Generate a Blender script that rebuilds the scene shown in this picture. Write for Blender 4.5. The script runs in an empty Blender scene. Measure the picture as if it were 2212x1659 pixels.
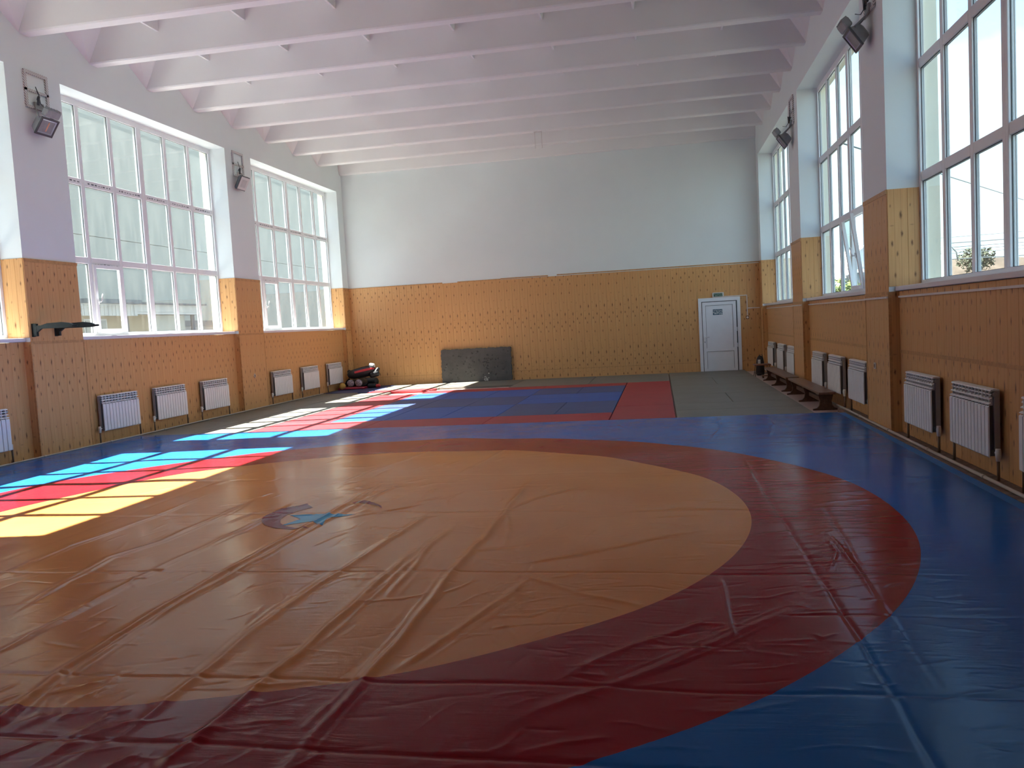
import bpy, bmesh, math, random
import numpy as np
from mathutils import Vector, Matrix

random.seed(7)
rng = np.random.default_rng(7)
S = bpy.context.scene
COL = S.collection
PI = math.pi

# ------------------------------------------------------------------ camera
yaw, pitch, roll, cam_h = -0.18, -0.0702, -0.0556, 1.5208
cy_, sy_ = math.cos(yaw), math.sin(yaw)
cp_, sp_ = math.cos(pitch), math.sin(pitch)
fw = Vector((sy_*cp_, cy_*cp_, sp_))
rt = Vector((cy_, -sy_, 0))
up = rt.cross(fw)
rt2 = math.cos(roll)*rt + math.sin(roll)*up
up2 = -math.sin(roll)*rt + math.cos(roll)*up
cam = bpy.data.cameras.new('camera')
cam.sensor_fit = 'HORIZONTAL'
cam.sensor_width = 36.0
cam.lens = 1782.86/2212*36.0
cam.clip_start, cam.clip_end = 0.05, 2000
camo = bpy.data.objects.new('camera', cam)
COL.objects.link(camo)
camo.matrix_world = Matrix(((rt2.x, up2.x, -fw.x, 0), (rt2.y, up2.y, -fw.y, 0), (rt2.z, up2.z, -fw.z, cam_h), (0, 0, 0, 1)))
S.camera = camo

# ------------------------------------------------------------------ light and exposure
SKY = 2.5
SUN = 45.0
S.view_settings.view_transform = 'Standard'
S.view_settings.look = 'None'
S.view_settings.gamma = 1.0
S.view_settings.use_curve_mapping = False
S.view_settings.exposure = 0.76
S.cycles.max_bounces = 12
S.cycles.diffuse_bounces = 6
S.cycles.transparent_max_bounces = 24
S.cycles.sample_clamp_indirect = 6.0

sun = bpy.data.lights.new('sun', 'SUN')
sun.energy = SUN
sun.angle = math.radians(0.53)
sun.color = (1.0, 0.965, 0.92)
suno = bpy.data.objects.new('sun', sun)
COL.objects.link(suno)
sd = Vector((0.775, 0.058, -1.0)).normalized()
suno.rotation_euler = sd.to_track_quat('-Z', 'Y').to_euler()
suno.location = (-30, 0, 40)

W = bpy.data.worlds.new('sky')
S.world = W
W.use_nodes = True
wn, wl = W.node_tree.nodes, W.node_tree.links
wn.clear()
tc = wn.new('ShaderNodeTexCoord')
sep = wn.new('ShaderNodeSeparateXYZ')
wl.new(tc.outputs['Generated'], sep.inputs[0])
ramp = wn.new('ShaderNodeValToRGB')
cr = ramp.color_ramp
cr.elements[0].position = 0.0
cr.elements[0].color = (0.36, 0.50, 0.54, 1)
cr.elements[1].position = 1.0
cr.elements[1].color = (0.22, 0.42, 0.84, 1)
e = cr.elements.new(0.20); e.color = (0.37, 0.55, 0.61, 1)
e = cr.elements.new(0.33); e.color = (0.26, 0.50, 0.86, 1)
e = cr.elements.new(0.60); e.color = (0.27, 0.48, 0.88, 1)
wl.new(sep.outputs['Z'], ramp.inputs[0])
mp = wn.new('ShaderNodeMapping')
mp.inputs['Scale'].default_value = (1.6, 1.6, 4.2)
wl.new(tc.outputs['Generated'], mp.inputs['Vector'])
cl = wn.new('ShaderNodeTexNoise')
cl.inputs['Scale'].default_value = 2.3
cl.inputs['Detail'].default_value = 7
cl.inputs['Roughness'].default_value = 0.55
wl.new(mp.outputs[0], cl.inputs['Vector'])
cr2 = wn.new('ShaderNodeValToRGB')
cr2.color_ramp.elements[0].position = 0.44
cr2.color_ramp.elements[1].position = 0.62
wl.new(cl.outputs['Fac'], cr2.inputs[0])
mx = wn.new('ShaderNodeMix'); mx.data_type = 'RGBA'
wl.new(cr2.outputs[0], mx.inputs['Factor'])
wl.new(ramp.outputs[0], mx.inputs['A'])
mx.inputs['B'].default_value = (0.55, 0.66, 0.70, 1)
bg = wn.new('ShaderNodeBackground')
bg.inputs['Strength'].default_value = SKY
wl.new(mx.outputs['Result'], bg.inputs['Color'])
wo = wn.new('ShaderNodeOutputWorld')
wl.new(bg.outputs[0], wo.inputs['Surface'])

# ------------------------------------------------------------------ node helper
class NT:
    def __init__(s, name, rough=0.5, spec=0.5):
        s.m = bpy.data.materials.new(name)
        s.m.use_nodes = True
        s.t = s.m.node_tree
        s.n, s.l = s.t.nodes, s.t.links
        s.b = s.n['Principled BSDF']
        s.b.inputs['Roughness'].default_value = rough
        s.b.inputs['Specular IOR Level'].default_value = spec
        s._tc = None
    def tc(s, k='Object'):
        if s._tc is None: s._tc = s.n.new('ShaderNodeTexCoord')
        return s._tc.outputs[k]
    def put(s, sock, v):
        if hasattr(v, 'links'): s.l.new(v, sock)
        else: sock.default_value = v
    def math(s, op, a, b=None, c=None):
        n = s.n.new('ShaderNodeMath'); n.operation = op
        s.put(n.inputs[0], a)
        if b is not None: s.put(n.inputs[1], b)
        if c is not None: s.put(n.inputs[2], c)
        return n.outputs[0]
    def xyz(s, v=None):
        n = s.n.new('ShaderNodeSeparateXYZ'); s.l.new(v or s.tc(), n.inputs[0])
        return n.outputs
    def comb(s, x, y, z):
        n = s.n.new('ShaderNodeCombineXYZ')
        for i, v in enumerate((x, y, z)): s.put(n.inputs[i], v)
        return n.outputs[0]
    def map(s, scale=(1, 1, 1), loc=(0, 0, 0), v=None, rot=(0, 0, 0)):
        n = s.n.new('ShaderNodeMapping')
        n.inputs['Scale'].default_value = scale
        n.inputs['Location'].default_value = loc
        n.inputs['Rotation'].default_value = rot
        s.l.new(v or s.tc(), n.inputs[0])
        return n.outputs[0]
    def noise(s, scale=5, detail=4, rough=0.5, v=None, dist=0):
        n = s.n.new('ShaderNodeTexNoise')
        n.inputs['Scale'].default_value = scale
        n.inputs['Detail'].default_value = detail
        n.inputs['Roughness'].default_value = rough
        n.inputs['Distortion'].default_value = dist
        s.l.new(v or s.tc(), n.inputs['Vector'])
        return n.outputs['Fac']
    def vor(s, scale=5, v=None, feat='F1'):
        n = s.n.new('ShaderNodeTexVoronoi'); n.feature = feat
        n.inputs['Scale'].default_value = scale
        s.l.new(v or s.tc(), n.inputs['Vector'])
        return n.outputs
    def ramp(s, f, stops, interp='LINEAR'):
        n = s.n.new('ShaderNodeValToRGB'); r = n.color_ramp; r.interpolation = interp
        while len(r.elements) < len(stops): r.elements.new(0.5)
        for e, (p, c) in zip(r.elements, stops):
            e.position = p
            e.color = (*c, 1) if isinstance(c, tuple) else (c, c, c, 1)
        s.l.new(f, n.inputs[0])
        return n.outputs[0]
    def mix(s, f, a, b, mode='MIX'):
        n = s.n.new('ShaderNodeMix'); n.data_type = 'RGBA'; n.blend_type = mode
        for k, v in (('Factor', f), ('A', a), ('B', b)):
            if isinstance(v, tuple): v = (*v, 1) if len(v) == 3 else v
            s.put(n.inputs[k], v)
        return n.outputs['Result']
    def sstep(s, x, a, b):
        n = s.n.new('ShaderNodeMapRange'); n.interpolation_type = 'SMOOTHSTEP'
        s.put(n.inputs[0], x); n.inputs[1].default_value = a; n.inputs[2].default_value = b
        return n.outputs[0]
    def bump(s, h, strength=0.3, dist=0.01):
        n = s.n.new('ShaderNodeBump')
        n.inputs['Strength'].default_value = strength
        n.inputs['Distance'].default_value = dist
        s.l.new(h, n.inputs['Height'])
        s.l.new(n.outputs[0], s.b.inputs['Normal'])
        return n
    def color(s, c):
        if isinstance(c, tuple): s.b.inputs['Base Color'].default_value = (*c, 1)
        else: s.l.new(c, s.b.inputs['Base Color'])
        return s

def simple(name, c, rough=0.5, spec=0.5, var=0.08, scale=6.0, metal=0.0):
    t = NT(name, rough, spec)
    f = t.noise(scale, 4, 0.55)
    lo = tuple(max(0, v*(1-var)) for v in c); hi = tuple(min(1, v*(1+var)) for v in c)
    t.color(t.ramp(f, [(0.3, lo), (0.7, hi)]))
    t.b.inputs['Metallic'].default_value = metal
    return t.m

# ------------------------------------------------------------------ materials
M = {}
def mk_plaster(name, c, out=None):
    t = NT(name, 0.85, 0.25)
    n = t.noise(1.3, 5, 0.6)
    col = t.ramp(n, [(0.3, tuple(v*0.97 for v in c)), (0.7, c)])
    if out is not None:           # the outer paint begins beyond the glass
        x = t.xyz()[0]
        d = t.math('ABSOLUTE', t.math('ADD', x, 3.095))
        col = t.mix(t.math('GREATER_THAN', d, 6.195), col, out)
    t.color(col)
    t.bump(t.noise(90, 3, 0.6), 0.12, 0.004)
    return t.m
M['plaster'] = mk_plaster('white_plaster', (0.735, 0.80, 0.80), (0.78, 0.74, 0.60))
M['ceiling'] = mk_plaster('ceiling_whitewash', (0.765, 0.775, 0.765))
M['pvc'] = simple('white_pvc', (0.80, 0.81, 0.82), 0.32, 0.5, 0.02)
M['seal'] = simple('black_rubber_seal', (0.03, 0.035, 0.04), 0.6)
M['sill'] = simple('white_sill', (0.74, 0.74, 0.76), 0.35, 0.5, 0.02)

def mk_panel():
    t = NT('wood_print_panel', 0.42, 0.35)
    X = t.xyz()
    at = t.n.new('ShaderNodeAttribute'); at.attribute_type = 'OBJECT'; at.attribute_name = 'shift'
    u = X[0]
    v = t.math('ADD', X[2], at.outputs['Fac'])
    P = 1.29
    vv = t.math('PINGPONG', v, 100.0)
    vm = t.math('FLOORED_MODULO', vv, P)
    p = t.comb(u, 0.0, vm)
    g1 = t.noise(1.0, 4, 0.6, t.map((90, 1, 1.6), v=t.comb(u, 0.0, vv)))
    g2 = t.noise(1.0, 3, 0.6, t.map((16, 1, 0.7), v=t.comb(u, at.outputs['Fac'], vv)))
    base = t.ramp(g1, [(0.25, (0.56, 0.285, 0.105)), (0.5, (0.66, 0.37, 0.15)), (0.8, (0.74, 0.45, 0.20))])
    base = t.mix(t.math('MULTIPLY', g2, 0.45), base, (0.52, 0.255, 0.095))
    wu = t.math('MULTIPLY', t.math('SUBTRACT', t.noise(1.0, 3, 0.6, t.map((26, 1, 30), v=t.comb(u, 0.0, vv))), 0.5), 0.020)
    u_ = t.math('ADD', u, wu)
    fac = None
    for ku, kv, w, h, a in ((0.073, 0.12, 0.007, 0.032, .95), (0.10, 0.37, 0.007, 0.030, .9), (0.045, 0.49, 0.008, 0.034, 1), (0.155, 0.60, 0.008, 0.036, 1),
                            (0.045, 0.70, 0.014, 0.008, .45), (0.145, 0.82, 0.009, 0.046, 1), (0.03, 0.93, 0.006, 0.02, .6), (0.12, 1.15, 0.007, 0.02, .5)):
        du = t.math('DIVIDE', t.math('SUBTRACT', u_, ku), w*1.7)
        dv = t.math('DIVIDE', t.math('SUBTRACT', vm, kv), h)
        d = t.math('SQRT', t.math('ADD', t.math('MULTIPLY', du, du), t.math('MULTIPLY', dv, dv)))
        k = t.math('MULTIPLY', t.sstep(d, 1.5, 0.1), a)
        fac = k if fac is None else t.math('MAXIMUM', fac, k)
    col = t.mix(t.math('MULTIPLY', fac, 0.95), base, (0.13, 0.050, 0.018))
    # printed groove lines between the narrow boards of one panel
    gr = None
    for gu in (0.0735, 0.147):
        k = t.sstep(t.math('ABSOLUTE', t.math('SUBTRACT', u, gu)), 0.003, 0.001)
        gr = k if gr is None else t.math('MAXIMUM', gr, k)
    col = t.mix(t.math('MULTIPLY', gr, 0.35), col, (0.20, 0.09, 0.035))
    t.color(col)
    return t.m
M['panel'] = mk_panel()
M['panel_trim'] = simple('wood_print_moulding', (0.50, 0.27, 0.105), 0.45, 0.35, 0.2, 20)

def mk_vinyl():
    t = NT('vinyl_cover', 0.27, 0.06)
    X = t.xyz()
    dx = t.math('ADD', X[0], 2.857)
    dy = t.math('SUBTRACT', X[1], 6.485)
    r = t.math('SQRT', t.math('ADD', t.math('MULTIPLY', dx, dx), t.math('MULTIPLY', dy, dy)))
    n = t.noise(0.6, 4, 0.6)
    yel = t.ramp(n, [(0.3, (0.54, 0.185, 0.052)), (0.7, (0.60, 0.225, 0.068))])
    red = t.ramp(n, [(0.3, (0.24, 0.010, 0.016)), (0.7, (0.29, 0.014, 0.022))])
    blu = t.ramp(n, [(0.3, (0.013, 0.115, 0.36)), (0.7, (0.019, 0.14, 0.43))])
    c = t.mix(t.math('GREATER_THAN', r, 3.475), yel, red)
    c = t.mix(t.math('GREATER_THAN', r, 4.525), c, blu)
    # printed square logo and worn scuffs are only fine tone
    sc = t.noise(1.0, 5, 0.7, t.map((3, 40, 1)))
    c = t.mix(t.math('MULTIPLY', t.sstep(sc, 0.60, 0.78), 0.05), c, (0.75, 0.72, 0.68))
    t.color(c)
    ro = t.noise(2.2, 5, 0.65)
    t.put(t.b.inputs['Roughness'], t.math('ADD', t.math('MULTIPLY', ro, 0.14), 0.10))
    a = t.noise(1.0, 5, 0.62, t.map((1.3, 9.0, 1)), 0.6)
    b = t.noise(1.0, 4, 0.6, t.map((9, 34, 1)))
    w = t.noise(420, 2, 0.5)
    mk = t.sstep(t.noise(0.9, 3, 0.6), 0.42, 0.66)
    st = t.noise(1.0, 4, 0.65, t.map((3.2, 46, 1)), 0.8)
    h = t.math('ADD', t.math('ADD', t.math('MULTIPLY', a, 0.22), t.math('MULTIPLY', t.math('MULTIPLY', st, mk), 0.45)), t.math('ADD', t.math('MULTIPLY', b, 0.12), t.math('MULTIPLY', w, 0.006)))
    t.bump(h, 0.42, 0.010)
    return t.m
M['vinyl'] = mk_vinyl()
M['print_red'] = simple('crescent_print', (0.22, 0.02, 0.028), 0.25, 0.06, 0.1)
M['print_blue'] = simple('star_print', (0.06, 0.27, 0.42), 0.25, 0.06, 0.1)

def mk_tatami(name, c, rough=0.55):
    t = NT(name, rough, 0.35)
    n = t.noise(2.0, 5, 0.65)
    oi = t.n.new('ShaderNodeObjectInfo')
    c1 = t.ramp(n, [(0.3, tuple(v*0.88 for v in c)), (0.7, tuple(min(1, v*1.08) for v in c))])
    t.color(t.mix(t.math('MULTIPLY', oi.outputs['Random'], 0.22), c1, tuple(v*0.6+0.03 for v in c)))
    t.bump(t.noise(160, 2, 0.5), 0.15, 0.003)
    return t.m
M['mat_red'] = mk_tatami('red_mat_vinyl', (0.33, 0.018, 0.024))
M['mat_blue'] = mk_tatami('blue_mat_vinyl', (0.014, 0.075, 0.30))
M['mat_bluegrey'] = mk_tatami('dull_sheen_blue_mat_vinyl', (0.035, 0.06, 0.16))  # greyer copy of the blue; the mats' duller sheen is put into the colour
M['mat_grey'] = mk_tatami('grey_mat_vinyl', (0.165, 0.150, 0.118))
M['mat_navy'] = mk_tatami('navy_mat_vinyl', (0.03, 0.045, 0.13))
M['foam_blue'] = simple('blue_mat_edge', (0.02, 0.19, 0.52), 0.5)
M['floor'] = simple('pink_painted_floor', (0.50, 0.37, 0.33), 0.55, 0.4, 0.10, 3)
M['boards'] = simple('worn_floor_board', (0.20, 0.145, 0.115), 0.75, 0.25, 0.35, 14)
M['enamel'] = simple('white_radiator_enamel', (0.84, 0.85, 0.85), 0.35, 0.5, 0.02)
M['enamel_gap_shade'] = simple('radiator_core_shade', (0.16, 0.16, 0.16), 0.5, 0.4, 0.05)  # shade between the sections painted as a darker colour
M['enamel_side_shade'] = simple('radiator_side_shade', (0.34, 0.33, 0.32), 0.5, 0.4, 0.05)  # shaded hollow end painted as a darker colour than the front
M['valve'] = simple('white_plastic_valve', (0.75, 0.74, 0.70), 0.4)
M['pipe'] = simple('brown_painted_pipe', (0.16, 0.105, 0.07), 0.5)
M['pipe_white'] = simple('cream_painted_pipe', (0.47, 0.40, 0.34), 0.5)
M['conduit'] = simple('white_plastic_conduit', (0.70, 0.66, 0.62), 0.45)
M['bench'] = simple('dark_varnished_wood', (0.115, 0.060, 0.036), 0.38, 0.45, 0.3, 22)
M['bench_top'] = simple('varnished_bench_top', (0.17, 0.088, 0.05), 0.36, 0.45, 0.3, 22)
M['stool'] = simple('red_brown_stool_seat', (0.20, 0.075, 0.045), 0.4)
M['black_metal'] = simple('black_metal', (0.02, 0.02, 0.022), 0.4)
M['lamp_grey'] = simple('grey_cast_aluminium', (0.25, 0.27, 0.28), 0.45, 0.5, 0.12, 12)
M['lamp_dark'] = simple('dark_lamp_body', (0.055, 0.06, 0.07), 0.45)
M['lamp_glass'] = simple('lamp_reflector', (0.42, 0.47, 0.56), 0.25, 0.6, 0.05, 4, 0.0)
M['lamp_diffuser'] = simple('frosted_lamp_face', (0.62, 0.60, 0.60), 0.5)
M['lamp_chip'] = simple('led_field', (0.47, 0.46, 0.47), 0.5)
M['tube'] = simple('orange_lamp_tube', (0.75, 0.36, 0.20), 0.4)
def mk_perf():
    t = NT('perforated_white_angle', 0.5, 0.4)
    X = t.xyz()
    s_ = t.math('ADD', t.math('ADD', X[1], X[2]), X[0])
    f = t.math('FRACT', t.math('MULTIPLY', s_, 26.0))
    t.color(t.mix(t.math('MULTIPLY', t.math('LESS_THAN', f, 0.38), 0.85), (0.70, 0.69, 0.68), (0.16, 0.155, 0.15)))
    return t.m
M['angle'] = simple('white_painted_angle', (0.66, 0.64, 0.62), 0.5)
M['perf'] = mk_perf()
M['green_black'] = simple('dark_green_painted_steel', (0.010, 0.018, 0.017), 0.45, 0.4, 0.3, 20)
M['socket'] = simple('cream_socket_plastic', (0.72, 0.66, 0.56), 0.4)
M['socket_brown'] = simple('brown_socket_plastic', (0.16, 0.09, 0.06), 0.45)
M['sign_blue'] = simple('blue_sign_film', (0.015, 0.085, 0.14), 0.5)
M['sign_green'] = simple('green_sign_plate', (0.03, 0.09, 0.06), 0.5)
M['sign_white'] = simple('white_sign_print', (0.75, 0.77, 0.76), 0.5)
M['sign_dim'] = simple('pale_green_sign_print', (0.30, 0.38, 0.30), 0.5)
M['door_pvc'] = simple('door_white_pvc', (0.78, 0.80, 0.83), 0.4, 0.45, 0.02)
M['door_gasket'] = simple('door_gasket', (0.10, 0.105, 0.11), 0.6)
M['black_leather'] = simple('black_leatherette', (0.014, 0.014, 0.015), 0.45, 0.45, 0.3, 12)
M['red_leather'] = simple('red_leatherette', (0.50, 0.022, 0.03), 0.45)
M['maroon'] = simple('maroon_pad', (0.27, 0.015, 0.035), 0.45)
M['ball'] = simple('mustard_ball', (0.52, 0.31, 0.075), 0.6, 0.3, 0.1, 10)
def mk_wrap():
    t = NT('crumpled_clear_tape', 0.25, 0.6)
    n = t.noise(22, 5, 0.7, dist=1.5)
    t.color(t.ramp(n, [(0.35, (0.08, 0.06, 0.08)), (0.52, (0.36, 0.31, 0.36)), (0.68, (0.85, 0.82, 0.84))]))
    t.bump(n, 0.6, 0.02)
    return t.m
M['wrap'] = mk_wrap()
M['white_tape'] = simple('white_tape', (0.72, 0.70, 0.68), 0.5, 0.4, 0.2, 30)
def mk_foam():
    t = NT('charcoal_foam', 0.9, 0.2)
    n = t.noise(3, 5, 0.65)
    c = t.ramp(n, [(0.3, (0.080, 0.076, 0.073)), (0.7, (0.115, 0.108, 0.103))])
    vo = t.vor(17, t.map((1, 1, 0.6)))
    pit = t.math('MULTIPLY', t.sstep(vo['Distance'], 0.16, 0.05), t.math('GREATER_THAN', t.noise(2.2, 2, 0.5), 0.56))
    c = t.mix(pit, c, (0.008, 0.008, 0.008))
    t.color(c)
    t.bump(t.math('SUBTRACT', t.noise(40, 4, 0.6), t.math('MULTIPLY', pit, 3.0)), 0.5, 0.01)
    return t.m
M['foam'] = mk_foam()
M['foam_torn'] = simple('torn_pale_foam', (0.55, 0.53, 0.50), 0.9, 0.1, 0.4, 40)
M['neighbour'] = mk_plaster('pale_render', (0.235, 0.24, 0.215))
M['neighbour2'] = mk_plaster('cream_render', (0.20, 0.16, 0.10))
M['fascia'] = simple('white_fascia_sheet', (0.24, 0.25, 0.25), 0.5)
M['roof_edge'] = simple('dark_roof_felt', (0.035, 0.045, 0.06), 0.8)
M['dark_glass'] = simple('dark_window_glass', (0.05, 0.07, 0.08), 0.15, 0.6)
M['steel_grey'] = simple('grey_corrugated_sheet', (0.13, 0.15, 0.18), 0.55)
M['asphalt'] = simple('pale_dusty_ground', (0.38, 0.37, 0.355), 0.95, 0.1, 0.2, 0.5)
M['earth'] = simple('low_bounce_earth', (0.10, 0.10, 0.085), 0.95, 0.1, 0.3, 0.4)
M['hill'] = simple('dry_grass_hill', (0.060, 0.048, 0.037), 0.95, 0.1, 0.3, 0.6)
M['leaf'] = simple('green_leaf', (0.10, 0.15, 0.035), 0.6, 0.3, 0.4, 3)  # the leaves' own green
M['leaf_dull'] = simple('olive_leaf', (0.06, 0.068, 0.045), 0.7, 0.2, 0.3, 3)
M['bark'] = simple('bark', (0.12, 0.09, 0.06), 0.9)
M['wire'] = simple('cable', (0.08, 0.10, 0.11), 0.6)
M['pole'] = simple('weathered_pole', (0.16, 0.17, 0.16), 0.8)
M['hangar'] = simple('pale_blue_sheet', (0.25, 0.32, 0.36), 0.6)
M['white_paint'] = simple('white_gloss_paint', (0.82, 0.82, 0.80), 0.4)
M['marker'] = simple('glazing_marks', (0.13, 0.14, 0.16), 0.6)

def mk_glass():
    m = bpy.data.materials.new('window_glass')
    m.use_nodes = True
    n, l = m.node_tree.nodes, m.node_tree.links
    n.clear()
    out = n.new('ShaderNodeOutputMaterial')
    tr = n.new('ShaderNodeBsdfTransparent'); tr.inputs['Color'].default_value = (0.925, 0.955, 0.945, 1)
    gl = n.new('ShaderNodeBsdfGlossy'); gl.inputs['Roughness'].default_value = 0.02
    fr = n.new('ShaderNodeFresnel'); fr.inputs['IOR'].default_value = 1.45
    fm = n.new('ShaderNodeMath'); fm.operation = 'MULTIPLY'; fm.inputs[1].default_value = 0.3
    l.new(fr.outputs[0], fm.inputs[0])
    m1 = n.new('ShaderNodeMixShader')
    l.new(fm.outputs[0], m1.inputs[0]); l.new(tr.outputs[0], m1.inputs[1]); l.new(gl.outputs[0], m1.inputs[2])
    # a thin film of dust that the light catches
    tl = n.new('ShaderNodeBsdfTranslucent'); tl.inputs['Color'].default_value = (0.86, 0.88, 0.82, 1)
    tcx = n.new('ShaderNodeTexCoord')
    mpp = n.new('ShaderNodeMapping'); mpp.inputs['Scale'].default_value = (5, 5, 0.8)
    l.new(tcx.outputs['Object'], mpp.inputs[0])
    ns = n.new('ShaderNodeTexNoise'); ns.inputs['Scale'].default_value = 2.0; ns.inputs['Detail'].default_value = 6
    l.new(mpp.outputs[0], ns.inputs['Vector'])
    mr = n.new('ShaderNodeMapRange')
    mr.inputs[1].default_value = 0.3; mr.inputs[2].default_value = 0.75
    mr.inputs[3].default_value = 0.003; mr.inputs[4].default_value = 0.010
    l.new(ns.outputs['Fac'], mr.inputs[0])
    m2 = n.new('ShaderNodeMixShader')
    l.new(mr.outputs[0], m2.inputs[0]); l.new(m1.outputs[0], m2.inputs[1]); l.new(tl.outputs[0], m2.inputs[2])
    l.new(m2.outputs[0], out.inputs['Surface'])
    return m
M['glass'] = mk_glass()

# ------------------------------------------------------------------ mesh helpers
class MB:
    """collects shapes; build() links them as one mesh object"""
    def __init__(s): s.v, s.f, s.smooth = [], [], []
    def add(s, vs, fs, T=None, smooth=False):
        o = len(s.v)
        if T is not None: vs = [T @ Vector(v) for v in vs]
        s.v += [tuple(v) for v in vs]
        s.f += [tuple(i+o for i in f) for f in fs]
        s.smooth += [smooth]*len(fs)
        return s
    def box(s, x0, x1, y0, y1, z0, z1, T=None):
        vs = [(x, y, z) for z in (z0, z1) for x, y in ((x0, y0), (x1, y0), (x1, y1), (x0, y1))]
        return s.add(vs, [(3, 2, 1, 0), (4, 5, 6, 7), (0, 1, 5, 4), (1, 2, 6, 5), (2, 3, 7, 6), (3, 0, 4, 7)], T)
    def cbox(s, x0, x1, y0, y1, z0, z1, c=0.005, T=None):
        """box with chamfered edges"""
        def ring(z, i): return [(x0+i+c*a, y0+i+c*b, z) for a, b in ()]
        L = []
        for z, i in ((z0, c), (z0+c, 0), (z1-c, 0), (z1, c)):
            x_0, x_1, y_0, y_1 = x0+i, x1-i, y0+i, y1-i
            k = c
            L.append([(x_0+k, y_0, z), (x_1-k, y_0, z), (x_1, y_0+k, z), (x_1, y_1-k, z), (x_1-k, y_1, z), (x_0+k, y_1, z), (x_0, y_1-k, z), (x_0, y_0+k, z)])
        return s.loft(L, T, False)
    def loft(s, rings, T=None, smooth=True, caps=True):
        n = len(rings[0]); vs = [p for r in rings for p in r]; fs = []
        for i in range(len(rings)-1):
            for j in range(n):
                a, b = i*n+j, i*n+(j+1) % n
                fs.append((a, b, b+n, a+n))
        s.add(vs, fs, T, smooth)
        if caps:
            o = len(s.v)-len(vs)
            s.f.append(tuple(o+i for i in reversed(range(n)))); s.smooth.append(False)
            s.f.append(tuple(o+len(vs)-n+i for i in range(n))); s.smooth.append(False)
        return s
    def prism(s, pts, y0, y1, T=None):
        """profile of (x, z) points extruded along y; anticlockwise seen from -y"""
        n = len(pts)
        vs = [(x, y0, z) for x, z in pts]+[(x, y1, z) for x, z in pts]
        fs = [tuple(range(n)), tuple(reversed(range(n, 2*n)))]
        fs += [(j, i, i+n, j+n) for i in range(n) for j in ((i+1) % n,)]
        return s.add(vs, fs, T)
    def tube(s, pts, r, n=8, T=None, caps=True):
        pts = [Vector(p) for p in pts]; rings = []
        rr = r if isinstance(r, (list, tuple)) else [r]*len(pts)
        d0 = (pts[1]-pts[0]).normalized()
        ref = Vector((0, 0, 1)) if abs(d0.z) < 0.9 else Vector((1, 0, 0))
        for i, p in enumerate(pts):
            d = (pts[min(i+1, len(pts)-1)]-pts[max(i-1, 0)]).normalized()
            a = d.cross(ref)
            if a.length < 1e-4: a = d.cross(Vector((0, 1, 0)))
            a.normalize(); b = a.cross(d).normalized()
            rings.append([p+rr[i]*(math.cos(2*PI*k/n)*a+math.sin(2*PI*k/n)*b) for k in range(n)])
        return s.loft(rings, T, True, caps)
    def lathe(s, prof, n=16, T=None):
        """(r, z) profile turned about z"""
        rings = [[(max(r, 1e-4)*math.cos(2*PI*k/n), max(r, 1e-4)*math.sin(2*PI*k/n), z) for k in range(n)] for r, z in prof]
        return s.loft(rings, T, True)
    def mesh(s, name, mat):
        me = bpy.data.meshes.new(name)
        me.from_pydata(s.v, [], s.f)
        me.polygons.foreach_set('use_smooth', s.smooth)
        mats = mat if isinstance(mat, list) else [mat]
        for m in mats: me.materials.append(m)
        me.update()
        return me
    def build(s, name, mat, parent=None, **k):
        return link(name, s.mesh(name, mat), parent, **k)

def link(name, data, parent=None, loc=(0, 0, 0), rot=(0, 0, 0), label=None):
    o = bpy.data.objects.new(name, data)
    COL.objects.link(o)
    o.location = loc; o.rotation_euler = rot
    if parent is not None: o.parent = parent
    if label: o['label'] = label
    return o
def tag(o, label, cat, group=None, kind=None):
    o['label'] = label; o['category'] = cat
    if group: o['group'] = group
    if kind: o['kind'] = kind
    return o
def thing(name, label, cat, loc=(0, 0, 0), rot=(0, 0, 0), group=None):
    o = link(name, None, None, loc, rot)
    return tag(o, label, cat, group)
def struct(o):
    o['kind'] = 'structure'
    return o
def copy_tree(o, parent=None):
    c = o.copy(); COL.objects.link(c); c.parent = parent
    for ch in list(KIDS.get(o.name, [])):
        KIDS.setdefault(c.name, []).append(copy_tree(ch, c))
    return c
KIDS = {}
def kids(root, *objs):
    KIDS.setdefault(root.name, []).extend(objs)
    return objs[0]
def aim(p, x, y, z):
    """matrix with the given axes and origin"""
    m = Matrix.Identity(4)
    for i, a in enumerate((x, y, z)):
        for j in range(3): m[j][i] = a[j]
    m.translation = p
    return m

# ------------------------------------------------------------------ room dimensions
XL, XR, YB, YF = -8.88, 2.69, 23.02, -5.0
NL, NR = -9.00, 2.81            # niche walls below the windows
GL, GR = -9.27, 3.08            # glass planes
OL, OR = -9.46, 3.27            # outer faces
ZW, ZS, ZH, ZB, ZT = 2.87, 1.715, 5.60, 6.11, 6.74
BAYS = [(5.58, 10.46), (11.56, 16.44), (17.56, 22.60)]
T = 0.009
TW = 0.22

# ------------------------------------------------------------------ floor
fl = MB().box(OL, OR, YF-0.3, YB+0.3, -0.25, -0.05).build('floor', M['floor'])
struct(fl)

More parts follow.
